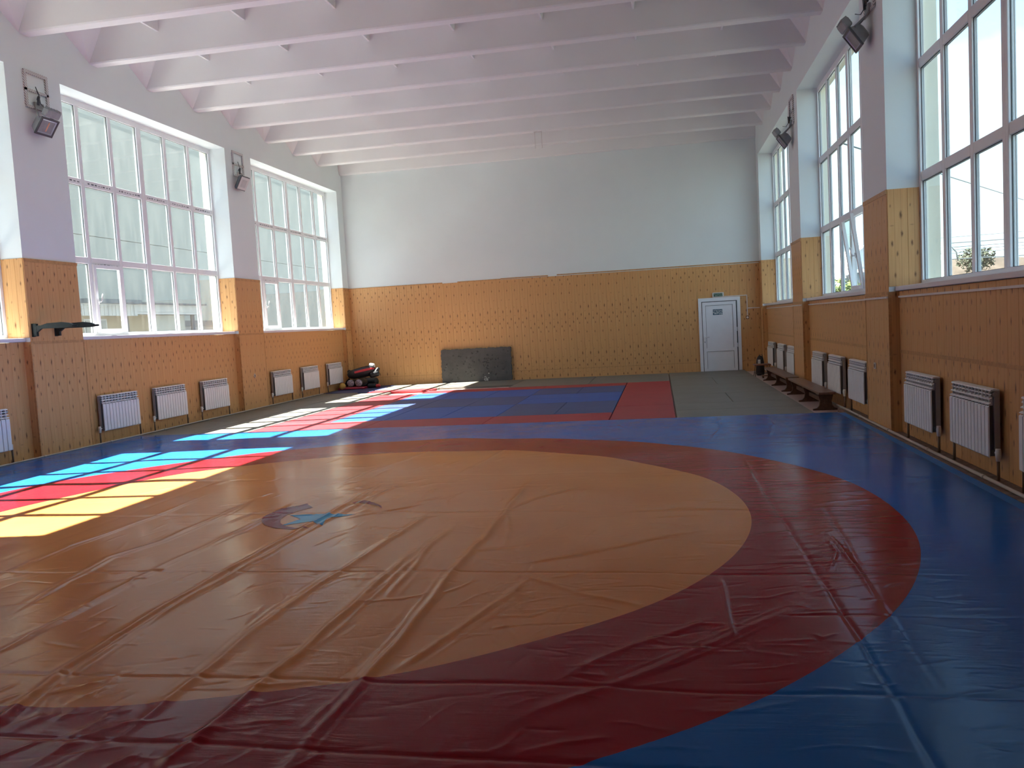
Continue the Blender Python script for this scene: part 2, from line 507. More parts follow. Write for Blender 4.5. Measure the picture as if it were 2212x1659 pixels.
# ------------------------------------------------------------------ side walls
PANEL = {}
def panel_mesh(w, h):
    k = (round(w, 3), round(h, 3))
    if k not in PANEL:
        c = 0.003
        pr = [(0.0005, 0), (0.0005, -T+c), (c, -T), (w-c, -T), (w-0.0005, -T+c), (w-0.0005, 0)]
        b = MB()
        vs = [(x, y, z) for z in (0, h) for x, y in pr]
        fs = [tuple(reversed(range(6))), tuple(range(6, 12))]+[(i, (i+1) % 6, (i+1) % 6+6, i+6) for i in range(6)]
        b.add(vs, fs)
        PANEL[k] = b.mesh('wall_panel', M['panel'])
    return PANEL[k]
def panel(parent, w, h, loc, rz, shift):
    o = link('wall_panel', panel_mesh(w, h), parent, loc, (0, 0, rz))
    o['shift'] = float(shift)
    return o
pack = {}
def run_panels(parent, p0, axis, length, z0, z1, rz, key, start=0):
    """a row of tongue-and-groove panels from p0 along the local x axis"""
    n = max(1, int(math.ceil(length/TW-0.02)))
    for i in range(n):
        w = min(TW, length-i*TW)
        if w < 0.012: continue
        pk = (key, (i+start)//6)
        if pk not in pack: pack[pk] = random.uniform(0, 1.29)
        panel(parent, w, z1-z0, (p0[0]+axis[0]*i*TW, p0[1]+axis[1]*i*TW, z0), rz, pack[pk]+z0)

def side_wall(name, left):
    w = MB()
    X0, N0, O0 = (XL, NL, OL) if left else (XR, NR, OR)
    lo = lambda a, b: (min(a, b), max(a, b))
    edges = [YF]+[v for b in BAYS for v in b]+[YB+0.3]
    piers = [(edges[i], edges[i+1]) for i in range(0, len(edges), 2)]
    for a, b in piers: w.box(*lo(X0, O0), a, b, -0.3, 7.3)
    for a, b in BAYS:
        w.box(*lo(N0, O0), a, b, -0.3, ZS-0.04)
        w.box(*lo(X0, O0), a, b, ZH, 7.3)
    o = struct(w.build(name, M['plaster']))
    rz = PI/2 if left else -PI/2
    ax = (0, 1) if left else (0, -1)
    sx = 1 if left else -1
    for k, (a, b) in enumerate(piers):
        b2 = min(b, YB-0.012)
        L = b2-a
        if b < 4: continue
        st = (X0, a if left else b2)
        run_panels(o, st, ax, L, -0.05, ZS-0.075, rz, (name, 'p', k, 0))
        run_panels(o, st, ax, L, ZS-0.035, ZW-0.05, rz, (name, 'p', k, 1))
        # mouldings
        MB().box(*lo(X0, X0+sx*0.016), a-0.004, b2+0.004, ZS-0.075, ZS-0.035).build('panel_moulding', M['panel_trim'], o)
        MB().box(*lo(X0, X0+sx*0.015), a-0.004, b2+0.004, ZW-0.05, ZW).build('panel_moulding', M['panel_trim'], o)
        # corner beads on the edge above the niche
        for yy in (a, b):
            if yy > YB-0.1 or yy < 0: continue
            MB().box(*lo(X0-sx*0.02, X0+sx*0.013), yy-0.011, yy+0.011, -0.05, ZS-0.075).build('corner_bead', M['panel_trim'], o)
    for k, (a, b) in enumerate(BAYS):
        if b < 5: continue
        fx = abs(X0-(GL+0.035 if left else GR-0.035))
        nx = abs(X0-N0)
        far0, far1 = (X0-sx*fx, X0)    # far jamb (faces -y)
        # far jamb panels: local x along +x
        xs = min(X0, X0-sx*fx)
        run_panels(o, (xs, b), (1, 0), fx, ZS+0.02, ZW, 0.0, (name, 'fj', k))
        xe = max(X0, X0-sx*fx)
        run_panels(o, (xe, a), (-1, 0), fx, ZS+0.02, ZW, PI, (name, 'nj', k))
        xs = min(X0, N0)
        run_panels(o, (xs, b), (1, 0), nx, -0.05, ZS-0.04, 0.0, (name, 'fn', k))
        run_panels(o, (max(X0, N0), a), (-1, 0), nx, -0.05, ZS-0.04, PI, (name, 'nn', k))
        # niche wall, two rows with a seam
        st = (N0, a if left else b)
        seam = 0.965
        if left:
            run_panels(o, st, ax, b-a, -0.05, ZS-0.04, rz, (name, 'n', k, 0))
        else:
            run_panels(o, st, ax, b-a, -0.05, seam-0.02, rz, (name, 'n', k, 0))
            run_panels(o, st, ax, b-a, seam+0.02, ZS-0.04, rz, (name, 'n', k, 1))
            MB().box(*lo(N0, N0+sx*0.014), a+0.01, b-0.01, seam-0.02, seam+0.02).build('panel_moulding', M['panel_trim'], o)
    return o
wl_ = side_wall('wall_left', True)
wr_ = side_wall('wall_right', False)

# ------------------------------------------------------------------ back and front wall
wb = struct(MB().box(OL, OR, YB, YB+0.3, -0.3, 7.3).build('wall_back', M['plaster']))
shifts = [0.50, 0.62, 0.22, 0.18, 0.35, 0.16, 0.05, 0.5, 0.3, 0.2]
DX0, DX1, DZ1 = 1.055, 2.155, 1.975
n = int((XR-XL)/TW)+1
for i in range(n):
    x = XL+i*TW
    w = min(TW, XR-x)
    if w < 0.02: continue
    for z0, z1 in ((-0.05, 0.235), (0.245, ZW-0.035)):
        segs = [(x, x+w)]
        if x < DX1 and x+w > DX0:
            segs = []
            if x < DX0-0.01: segs.append((x, DX0))
            if x+w > DX1+0.01: segs.append((DX1, x+w))
            if z1 > 2:
                xa, xb = max(x, DX0), min(x+w, DX1)
                panel(wb, xb-xa, z1-DZ1, (xa, YB, DZ1), 0, shifts[i//6]+DZ1)
        for a, b in segs: panel(wb, b-a, z1-z0, (a, YB, z0), 0, shifts[i//6]+z0+(0.4 if z0 < 0 else 0))
# top moulding of the back panelling, broken where a piece has come away
for a, b, dz in ((XL, -6.05, 0), (-5.6, -4.35, 0.0), (-4.35, -3.0, 0.012), (-2.75, XR, 0.02)):
    MB().box(a, b, YB-0.016, YB, ZW-0.035+dz, ZW-0.008+dz).build('panel_moulding', M['panel_trim'], wb)
MB().box(XL, DX0-0.01, YB-0.012, YB, 0.232, 0.248).build('panel_moulding', M['panel_trim'], wb)
MB().box(DX1+0.01, XR, YB-0.012, YB, 0.232, 0.248).build('panel_moulding', M['panel_trim'], wb)
for x in (XL+0.012, XR-0.012):
    MB().box(x-0.012, x+0.012, YB-0.025, YB-0.001, -0.05, ZS-0.08).build('corner_bead', M['panel_trim'], wb)
wfm = NT('front_wall_paint', 0.8, 0.3)
zz = wfm.xyz()[2]
wfm.color(wfm.mix(wfm.math('LESS_THAN', zz, ZW), (0.80, 0.79, 0.79), (0.50, 0.28, 0.11)))
struct(MB().box(OL, OR, YF-0.3, YF, -0.3, 7.3).build('wall_front', wfm.m))

# ------------------------------------------------------------------ ceiling of ribbed slabs
cl_ = struct(MB().box(OL, OR, YF-0.3, YB+0.3, ZT, ZT+0.25).build('ceiling', M['ceiling']))
BW = 0.10
beams = [12.408+1.5065*i for i in range(-9, 7)]+[22.99]
def beam_mesh():
    L = XR-XL
    b = MB()
    c = 0.012
    prof = [(-0.22, ZT), (-0.155, ZB+0.30), (-BW-0.005, ZB+0.02), (-BW+c, ZB), (BW-c, ZB), (BW+0.005, ZB+0.02), (0.155, ZB+0.30), (0.22, ZT)]
    rings = []
    for x in (XL+0.002, XR-0.002): rings.append([(x, y, z) for y, z in prof])
    b.loft(rings, None, False)
    return b.mesh('ceiling_beam', M['ceiling'])
bmesh_ = beam_mesh()
for y in beams: link('ceiling_beam', bmesh_, cl_, (0, y, 0))
# cross ribs between the beams
rb = MB()
zr = 6.455
rb.loft([[(-0.055, y, ZT), (-0.016, y, zr), (0.016, y, zr), (0.055, y, ZT)] for y in (0.12, 1.5065-0.12)], None, False)
rbm = rb.mesh('ceiling_rib', M['ceiling'])
for y in beams[:-2]:
    for k in range(7): link('ceiling_rib', rbm, cl_, (-7.59+1.478*k, y, 0))
# sloping haunches where each trough meets the side walls
def haunch():
    b = MB()
    for s in (0, 1):
        y0, ym = (BW, 0.75) if s == 0 else (1.5065-BW, 1.5065-0.75)
        yt = 0.20 if s == 0 else 1.5065-0.20
        A, B, C, D, E_ = (0, y0, ZB+0.01), (0, ym, 6.50), (0.42, yt, ZT), (0.30, ym, ZT), (0, ym, ZT)
        F_ = (0, y0, ZT)
        vs = [A, B, C, D, E_, F_]
        fs = [(0, 1, 3, 2), (1, 4, 3), (0, 5, 4, 1), (5, 2, 3, 4), (0, 2, 5)]
        b.add(vs, fs)
    return b.mesh('ceiling_haunch', M['ceiling'])
hm = haunch()
hm2 = hm.copy()
for v in hm2.vertices: v.co.x *= -1
hm2.flip_normals()
for y in beams[:-2]:
    link('ceiling_haunch', hm, cl_, (XL, y, 0))
    link('ceiling_haunch', hm2, cl_, (XR, y, 0))

# ------------------------------------------------------------------ windows
GLM = {}
def pane_mesh(w, h):
    k = (round(w, 3), round(h, 3))
    if k not in GLM: GLM[k] = MB().box(-0.003, 0.003, 0, w, 0, h).mesh('pane', M['glass'])
    return GLM[k]
wcount = 0
def window(a, b, left, sash_col=None, tilt=0.0, detail=True):
    """pvc window of six columns and three rows; columns are counted from the near end"""
    global wcount
    wcount += 1
    G = GL if left else GR
    sx = 1 if left else -1           # towards the room
    d0, d1 = sorted((G-sx*0.028, G+sx*0.032))
    f0, f1 = d0, d1
    zb, zt = ZS+0.02, ZH-0.04
    fr = MB()
    fw_ = 0.055
    fr.box(f0, f1, a, b, zb, zb+fw_).box(f0, f1, a, b, zt-fw_, ZH).box(f0, f1, a, a+fw_, zb+fw_, zt-fw_).box(f0, f1, b-fw_, b, zb+fw_, zt-fw_)
    l0, l1 = sorted((G-sx*0.028, G-sx*0.022))
    fr.box(l0, l1, a+fw_, a+fw_+0.009, zb+fw_, zt-fw_).box(l0, l1, b-fw_-0.009, b-fw_, zb+fw_, zt-fw_)  # outer lip added to keep grazing sun off the frame's sides
    o = struct(fr.build('window_%d' % wcount, M['pvc']))
    cw = (b-a)/6
    cols = [a+fw_]+[a+cw*i for i in range(1, 6)]+[b-fw_]
    rows = [zb+fw_, 2.985, 4.265, zt-fw_]
    hw = [0.0]+[0.042, 0.042, 0.065, 0.042, 0.042]+[0.0]
    for i in range(1, 6):
        e1 = 0.034 if i == 3 else 0.026
        m = MB().cbox(G-e1, G+e1, cols[i]-hw[i], cols[i]+hw[i], rows[0], rows[3], 0.006)
        l0, l1 = sorted((G-sx*e1, G-sx*(e1-0.008)))
        m.box(l0, l1, cols[i]-hw[i]-0.009, cols[i]+hw[i]+0.009, rows[0], rows[3])  # lip added to shade the mullion's side faces from grazing sun
        if i == 3: m.box(G+sx*0.033-0.002, G+sx*0.033+0.002, cols[i]-0.004, cols[i]+0.004, rows[0], rows[3])
        m.build('mullion', M['pvc'], o)
    for r in (1, 2):
        m = MB()
        for i in range(6):
            m.cbox(G-0.026, G+0.026, cols[i]+hw[i], cols[i+1]-hw[i+1], rows[r]-0.055, rows[r]+0.055, 0.006)
            l0, l1 = sorted((G-sx*0.026, G-sx*0.020))
            m.box(l0, l1, cols[i]+hw[i], cols[i+1]-hw[i+1], rows[r]-0.063, rows[r]+0.063)  # same added shading lip on the transom
        tr = m.build('transom', M['pvc'], o)
        if detail and left:
            mk_ = MB()
            for i in range(6):
                if r == 1 and i != sash_col: continue
                y = cols[i]+0.12
                while y < cols[i+1]-0.12:
                    L = random.uniform(0.02, 0.07)
                    mk_.box(G+sx*0.0255-0.0012, G+sx*0.0255+0.0012, y, y+L, rows[r]-0.012-(0.05 if r == 1 else 0), rows[r]+random.uniform(0.0, 0.012)-(0.05 if r == 1 else 0))
                    y += L+random.uniform(0.02, 0.05)
            mk_.build('profile_print', M['marker'], tr)
    for i in range(6):
        for r in range(3):
            y0, y1 = cols[i]+hw[i], cols[i+1]-hw[i+1]
            z0, z1 = rows[r]+(0.055 if r else 0), rows[r+1]-(0.055 if r < 2 else 0)
            if r == 0 and i == sash_col:
                s = MB()
                w, h = y1-y0, z1-z0
                q = 0.062
                for bx in ((0, w, 0, q), (0, w, h-q, h), (0, q, q, h-q), (w-q, w, q, h-q)):
                    s.box(-0.024, 0.024, *bx)
                so = s.build('sash', M['pvc'], o, loc=(G+sx*0.030, y0, z0+0.0), rot=(0, sx*tilt, 0))
                link('pane', pane_mesh(w-2*q, h-2*q), so, (0, q, q))
                hd = MB()
                hy = 0.035 if left else 0.035
                hd.cbox(min(sx*0.03, sx*0.045), max(sx*0.03, sx*0.045), hy-0.016, hy+0.016, h*0.45-0.04, h*0.45+0.04, 0.004)
                hd.tube([(sx*0.04, hy, h*0.45), (sx*0.075, hy, h*0.45), (sx*0.08, hy+0.03, h*0.45+0.03), (sx*0.08, hy+0.06, h*0.45+0.13)], 0.011, 8)
                hd.build('handle', M['pvc'], so)
            else:
                link('pane', pane_mesh(y1-y0, z1-z0), o, (G-sx*0.006, y0, z0))
            if detail and not (r == 0 and i == sash_col):
                g = 0.006
                gx = G+sx*0.004
                sl = MB()
                sl.box(gx-0.003, gx+0.003, y0, y0+g, z0, z1).box(gx-0.003, gx+0.003, y1-g, y1, z0, z1)
                sl.box(gx-0.003, gx+0.003, y0+g, y1-g, z0, z0+g).box(gx-0.003, gx+0.003, y0+g, y1-g, z1-g, z1)
                sl.build('glazing_seal', M['seal'], o)
    s0, s1 = sorted((G+sx*0.03, (NL+0.05) if left else (NR-0.05)))
    MB().cbox(s0, s1, a+0.004, b-0.004, ZS-0.035, ZS+0.018, 0.006).build('window_sill', M['sill'], o)
    return o
window(*BAYS[0], True, None, 0, True)
window(*BAYS[1], True, 1, 0.0, True)
window(*BAYS[2], True, 1, 0.0, True)
window(*BAYS[0], False, 1, 0.13, True)
window(*BAYS[1], False, 2, 0.13, True)
window(*BAYS[2], False, None, 0.0, True)

# ------------------------------------------------------------------ base trims and pipes along the walls
struct(MB().box(2.60, NR-T, YF, 13.1, -0.06, 0.004).build('trim_1', M['boards']))
struct(MB().box(NL+T, XL-0.02, YF, YB-0.02, -0.06, -0.005).build('trim_2', M['boards']))
def heating_pipe(x, z, y0, y1, label, r=0.016):
    pts = []
    y = y0
    while y < y1:
        pts.append((x+random.uniform(-.001, .001), y, z+random.uniform(-.002, .002))); y += 1.2
    pts.append((x, y1, z))
    b = MB().tube(pts, r, 8)
    y = y0+1
    while y < y1:
        b.tube([(x, y, z), (x, y+0.05, z)], r*1.25, 8); y += 1.48
    o = b.build('heating_pipe', M['pipe_white'])
    return tag(o, label, 'pipe')
heating_pipe(2.655, 0.022, -0.9, 22.9, 'cream heating pipe running along the floor at the right wall')
heating_pipe(-8.847, 0.012, -0.9, 20.6, 'cream heating pipe running along the floor at the left wall', 0.012)

# ------------------------------------------------------------------ wrestling mat cover
MX0, MX1, MY0, MY1 = -8.832, 2.50, 0.40, 12.62
folds = [  # (height, width, points)
    (0.016, 0.028, [(-2.72, 1.6), (-2.76, 2.88), (-2.87, 3.37), (-2.91, 3.83), (-2.91, 4.34), (-2.89, 4.93), (-2.864, 5.79), (-2.82, 6.86), (-2.85, 7.6), (-2.85, 8.0)]),
    (0.010, 0.020, [(-2.80, 3.5), (-2.84, 4.34), (-2.80, 5.2), (-2.76, 6.3), (-2.70, 7.0), (-2.70, 7.6)]),
    (0.011, 0.026, [(-2.24, 2.57), (-2.144, 2.78), (-2.134, 3.05), (-2.157, 4.22), (-2.064, 5.2), (-1.989, 5.94), (-1.95, 6.8)]),
    (0.015, 0.026, [(-1.84, 2.2), (-1.832, 2.616), (-1.805, 2.784), (-1.8, 3.11), (-1.772, 3.57), (-1.763, 4.19), (-1.736, 5.1), (-1.72, 5.6)]),
    (0.010, 0.020, [(-1.60, 4.3), (-1.62, 5.0), (-1.66, 5.6), (-1.62, 6.2)]),
    (0.015, 0.026, [(-1.38, 2.2), (-1.367, 2.64), (-1.355, 2.77), (-1.343, 3.31), (-1.33, 4.06), (-1.341, 5.19), (-1.313, 5.65), (-1.311, 6.6), (-1.30, 8.2)]),
    (0.008, 0.022, [(-1.28, 3.35), (-1.24, 3.41), (-1.13, 3.79), (-0.92, 4.43), (-0.80, 4.9)]),
    (0.009, 0.030, [(-3.79, 4.03), (-3.906, 4.65), (-4.035, 5.29), (-3.895, 5.73), (-3.85, 6.6), (-3.9, 7.4)]),
    (0.008, 0.024, [(-3.35, 3.0), (-3.42, 3.8), (-3.44, 4.8), (-3.40, 5.9), (-3.36, 7.2)]),
    (0.007, 0.024, [(-4.5, 4.6), (-4.6, 5.6), (-4.5, 6.6), (-4.55, 7.5)]),
    (0.009, 0.012, [(0.286, 4.87), (0.283, 4.4), (0.28, 3.87)]),
    (0.006, 0.012, [(1.029, 5.68), (1.02, 5.3), (0.9, 4.91)]),
    (0.006, 0.012, [(1.049, 5.86), (1.067, 5.05), (1.053, 4.28)]),
    (0.006, 0.022, [(-0.979, 4.92), (-0.465, 4.49), (-0.118, 4.31)]),
    (0.006, 0.022, [(-0.495, 3.36), (-0.217, 3.745), (0.234, 4.21)]),
    (0.007, 0.028, [(-0.628, 2.99), (-0.203, 3.4), (0.211, 3.87), (0.724, 4.43)]),
    (0.006, 0.022, [(-1.006, 5.07), (-0.522, 5.32), (0.238, 5.9)]),
    (0.006, 0.016, [(-1.31, 6.6), (-1.10, 7.05), (-0.75, 7.5)]),
    (0.006, 0.014, [(-1.28, 6.5), (-1.18, 6.0), (-1.12, 5.55)]),
    (0.005, 0.016, [(-2.2, 8.0), (-2.0, 9.2), (-1.9, 10.2)]),
    (0.005, 0.016, [(-3.3, 7.9), (-3.2, 8.6), (-3.0, 9.4), (-2.9, 10.1)]),
    (0.007, 0.020, [(0.55, 10.2), (0.75, 11.3), (0.80, 12.55)]),
    (0.007, 0.020, [(1.25, 10.3), (1.45, 11.5), (1.50, 12.55)]),
    (0.006, 0.016, [(-2.65, 6.35), (-2.35, 6.62), (-2.1, 6.9)]),
    (0.008, 0.016, [(-2.62, 6.75), (-2.66, 7.2), (-2.60, 7.8)]),
]
grooves = [  # joints of the mats under the cover
    (-0.006, 0.012, [(-8.8, 2.77), (-2.66, 2.77), (-1.05, 2.74), (2.5, 2.70)]),
    (-0.005, 0.012, [(-8.8, 3.35), (-2.69, 3.342), (0.26, 3.324), (2.5, 3.31)]),
    (-0.004, 0.012, [(-8.8, 4.95), (-0.98, 4.92), (1.35, 4.86), (2.5, 4.84)]),
    (-0.004, 0.012, [(-8.8, 6.62), (-1.28, 6.60), (0.566, 6.485), (2.5, 6.39)]),
    (-0.003, 0.012, [(0.35, 4.2), (2.5, 4.22)]),
    (-0.003, 0.014, [(-8.8, 8.3), (2.5, 8.2)]),
    (-0.003, 0.014, [(-8.8, 10.0), (2.5, 9.9)]),
    (-0.005, 0.012, [(0.80, 1.5), (0.84, 3.2), (0.84, 3.92), (0.83, 5.46), (0.81, 9.0)]),
    (-0.003, 0.012, [(1.03, 3.4), (1.05, 4.26), (1.2, 6.8)]),
    (-0.003, 0.012, [(-4.85, 2.0), (-4.85, 9.0)]),
]
def short_creases():
    out = []
    for _ in range(420):
        y = rng.uniform(1.2, 12.3); x = rng.uniform(-8.6, 2.4)
        r = math.hypot(x+2.857, y-6.485)
        if r > 4.5 and rng.random() < 0.35: continue
        if x < -0.5:
            a = rng.normal(PI/2*rng.choice([0.15, 0.95]), 0.28)
        else:
            a = rng.normal(0.12, 0.22)
        L = rng.uniform(0.12, 0.55)
        c = (x+L*math.cos(a)*0.5+rng.normal(0, .03), y+L*math.sin(a)*0.5+rng.normal(0, .03))
        out.append((rng.uniform(0.0015, 0.0042)*rng.choice([1, 1, -0.7]), rng.uniform(0.006, 0.013), [(x, y), c, (x+L*math.cos(a), y+L*math.sin(a))]))
    # blistered, wavy patch at the near edge and by the emblem
    for _ in range(70):
        x = rng.uniform(-3.4, -1.2); y = rng.uniform(1.9, 3.2); a = rng.normal(1.15, 0.3); L = rng.uniform(0.08, 0.3)
        out.append((rng.uniform(0.002, 0.006), rng.uniform(0.010, 0.022), [(x, y), (x+L*math.cos(a), y+L*math.sin(a))]))
    for _ in range(36):
        x = rng.uniform(-3.6, -2.0); y = rng.uniform(6.3, 8.0); a = rng.normal(0.8, 0.6); L = rng.uniform(0.1, 0.35)
        out.append((rng.uniform(0.002, 0.005), rng.uniform(0.008, 0.016), [(x, y), (x+L*math.cos(a), y+L*math.sin(a))]))
    return out
def companions():
    out = []
    for h, s_, pts in folds:
        if len(pts) < 4: continue
        for k in range(2):
            off = rng.uniform(0.03, 0.075)*rng.choice([-1, 1])
            i0 = rng.integers(0, len(pts)-2); i1 = min(len(pts), i0+rng.integers(3, 6))
            out.append((h*rng.uniform(0.2, 0.42), 0.008, [(x+off+rng.normal(0, 0.012), y) for x, y in pts[i0:i1]]))
    return out
def fine_creases():
    out = []
    for _ in range(900):
        x = rng.uniform(-4.5, 2.4); y = 1.95+abs(rng.normal(0, 2.6))
        if y > 10: continue
        a = rng.normal(0.10, 0.22) if x > -0.6 or rng.random() < 0.4 else rng.normal(rng.choice([0.25, 1.35]), 0.3)
        L = rng.uniform(0.06, 0.34)
        out.append((rng.uniform(0.0008, 0.0024)*rng.choice([1, 1, -1]), rng.uniform(0.004, 0.008), [(x, y), (x+L*0.5*math.cos(a)+rng.normal(0, .012), y+L*0.5*math.sin(a)+rng.normal(0, .012)), (x+L*math.cos(a), y+L*math.sin(a))]))
    # streaky creases that catch the window's reflection on the red ring
    for _ in range(120):
        x = rng.uniform(0.75, 1.6); y = rng.uniform(4.6, 7.6); L = rng.uniform(0.15, 0.5); a = rng.normal(0.06, 0.09)
        out.append((rng.uniform(0.0012, 0.003), rng.uniform(0.005, 0.010), [(x-L/2, y), (x, y+L/2*math.sin(a)+rng.normal(0, .008)), (x+L/2, y+L*math.sin(a))]))
    return out
LINES = companions()+fine_creases()+[(h*0.95, s_*0.72, p_) for h, s_, p_ in folds]+[(h, s_*0.75, p_) for h, s_, p_ in grooves]+short_creases()
waves = [(rng.uniform(0.7, 2.4), rng.normal(0, 0.9), rng.uniform(0, 6.28), rng.uniform(0.0012, 0.0028)) for _ in range(9)]
def height(xs, ys):
    """height of the cover on the grid xs x ys"""
    X, Y = np.meshgrid(xs, ys)
    H = np.zeros_like(X)
    for k, a, p, h in waves: H += h*np.sin(k*2.2*(math.cos(a)*X+math.sin(a)*Y)+p)
    for h, s, pts in LINES:
        R = 3.2*s
        tot = sum(math.dist(pts[i], pts[i+1]) for i in range(len(pts)-1))
        ix = np.searchsorted(xs, [min(p[0] for p in pts)-R, max(p[0] for p in pts)+R])
        iy = np.searchsorted(ys, [min(p[1] for p in pts)-R, max(p[1] for p in pts)+R])
        if ix[1] <= ix[0] or iy[1] <= iy[0]: continue
        sx, sy = X[iy[0]:iy[1], ix[0]:ix[1]], Y[iy[0]:iy[1], ix[0]:ix[1]]
        best = np.full(sx.shape, 1e9); along = np.zeros(sx.shape); acc = 0
        for (x0, y0), (x1, y1) in zip(pts[:-1], pts[1:]):
            dx, dy = x1-x0, y1-y0; L = math.hypot(dx, dy)
            t = np.clip(((sx-x0)*dx+(sy-y0)*dy)/(L*L), 0, 1)
            wob = 0.35*s*np.sin((acc+t*L)*9.0+x0*40)
            d = np.abs((sx-x0-t*dx)*(-dy/L)+(sy-y0-t*dy)*(dx/L)-wob)
            e = np.hypot(sx-x0-t*dx, sy-y0-t*dy)
            d = np.where((t > 0) & (t < 1), d, e)
            m = d < best
            best = np.where(m, d, best); along = np.where(m, (acc+t*L)/tot, along); acc += L
        fade = np.clip(np.minimum(along, 1-along)*6, 0.15, 1)
        H[iy[0]:iy[1], ix[0]:ix[1]] += h*fade*np.exp(-0.5*(best/s)**1.6)
    # the sheet lies flat along its far and right rims
    edge = np.clip(np.minimum(np.minimum(MX1-X, MY1-Y), X-MX0)/0.25, 0, 1)
    return np.maximum(H, -0.012)*edge+0.004
def grid_mesh(name, xs, ys, H, mat):
    nx, ny = len(xs), len(ys)
    X, Y = np.meshgrid(xs, ys)
    co = np.stack([X, Y, H], -1).reshape(-1, 3)
    i = np.arange((ny-1)*(nx-1)); r, c = i//(nx-1), i % (nx-1)
    a = r*nx+c
    q = np.stack([a, a+1, a+nx+1, a+nx], -1)
    me = bpy.data.meshes.new(name)
    me.vertices.add(len(co)); me.vertices.foreach_set('co', co.astype(np.float32).ravel())
    me.loops.add(q.size); me.loops.foreach_set('vertex_index', q.astype(np.int32).ravel())
    me.polygons.add(len(q))
    me.polygons.foreach_set('loop_start', (np.arange(len(q))*4).astype(np.int32))
    me.polygons.foreach_set('use_smooth', np.ones(len(q), bool))
    me.materials.append(mat)
    me.update(calc_edges=True)
    return me
xs = np.concatenate([np.arange(MX0, -4.6, 0.03), np.arange(-4.6, MX1-0.008, 0.0105), [MX1]])
ys = np.concatenate([np.arange(MY0, 1.9, 0.05), np.arange(1.9, 5.2, 0.0095), np.arange(5.2, 8.2, 0.017), np.arange(8.2, MY1-0.02, 0.035), [MY1]])
HH = height(xs, ys)
mat_t = thing('wrestling_mat', 'large glossy wrestling mat, yellow circle with red ring on blue vinyl', 'wrestling mat', (0, 0, 0))
link('vinyl_cover', grid_mesh('vinyl_cover', xs, ys, HH, M['vinyl']), mat_t)
MB().box(MX0+0.01, 2.44, MY0, MY1-0.02, -0.05, -0.030).box(2.44, 2.63, MY0, MY1-0.02, -0.05, -0.003).build('foam_base', M['foam_blue'], mat_t)
# printed crescent and star in the middle of the mat, following the folds
def emblem(name, inside, x0, x1, y0, y1, mat, step=0.009):
    ex = np.arange(x0, x1, step); ey = np.arange(y0, y1, step)
    eh = height(ex, ey)+0.0022
    keep = [(i, j) for j in range(len(ey)-1) for i in range(len(ex)-1) if inside(ex[i]+step/2, ey[j]+step/2)]
    idx, vs, fs = {}, [], []
    def vid(i, j):
        if (i, j) not in idx:
            idx[(i, j)] = len(vs); vs.append((ex[i], ey[j], eh[j, i]))
        return idx[(i, j)]
    for i, j in keep: fs.append((vid(i, j), vid(i+1, j), vid(i+1, j+1), vid(i, j+1)))
    b = MB(); b.add(vs, fs, None, True)
    return b.build(name, mat, mat_t)
ec = (-2.90, 6.56)
emblem('crescent', lambda x, y: math.hypot(x-ec[0], y-ec[1]) < 0.50 and math.hypot(x-ec[0]-0.11, y-ec[1]+0.06) > 0.425 and not 1.25 < math.atan2(y-ec[1], x-ec[0]) < 2.25, -3.45, -2.35, 6.0, 7.1, M['print_red'])
def in_star(x, y, c=(-2.90, 6.42), R=0.32, ph=math.radians(158)):
    if y > 6.555: return False
    a = math.atan2(y-c[1], x-c[0])-ph; r = math.hypot(x-c[0], y-c[1])
    k = 2*PI/5; a = abs((a+k/2) % k-k/2)
    ri = 0.40*R
    p1, p2 = (R, 0), (ri*math.cos(k/2), ri*math.sin(k/2))
    px, py = r*math.cos(a), r*math.sin(a)
    return (p2[0]-p1[0])*(py-p1[1])-(p2[1]-p1[1])*(px-p1[0]) > 0
emblem('star', in_star, -3.25, -2.55, 6.05, 6.8, M['print_blue'], 0.0075)

# ------------------------------------------------------------------ folding gym mats beyond the cover
MATM = {}
def gym_mat(x0, x1, y0, y1, col, label, group=None, z=0.0, rot=0.0):
    w, d = x1-x0-0.008, y1-y0-0.008
    k = (round(w, 3), round(d, 3), col)
    if k not in MATM: MATM[k] = MB().cbox(-w/2, w/2, -d/2, d/2, -0.05, 0, 0.006).mesh('gym_mat', M[col])
    o = link('gym_mat', MATM[k], None, ((x0+x1)/2, (y0+y1)/2, z), (0, 0, rot))
    tag(o, label, 'gym mat', group)
    return o
G_R, G_B, G_G = 'red border gym mats', 'blue gym mats inside the red border', 'grey gym mats around the coloured square'
YM = 12.63
gym_mat(-0.82, 0.185, YM, 14.65, 'mat_red', 'red mat of the right border nearest the blue wrestling mat', G_R)
gym_mat(-0.82, 0.185, 14.65, 20.10, 'mat_red', 'long red mat of the right border reaching towards the back wall', G_R)
for a, b, nm in ((-2.83, -0.83, 'right'), (-4.83, -2.83, 'middle'), (-6.82, -4.83, 'left')):
    gym_mat(a, b, YM, 13.70, 'mat_red', 'red mat in the near border strip, %s of its three' % nm, G_R)
for a, b, nm in ((-2.80, -0.83, 'right'), (-4.80, -2.80, 'middle'), (-5.80, -4.80, 'left')):
    gym_mat(a, b, 19.28, 20.10, 'mat_red', 'red mat in the far border strip, %s of its three' % nm, G_R)
for k, (a, b) in enumerate(((13.70, 15.70), (15.70, 17.70), (17.70, 19.28))):
    gym_mat(-6.82, -5.80, a, b, 'mat_red', ('nearest', 'middle', 'farthest')[k]+' red mat of the sunlit left border column', G_R)
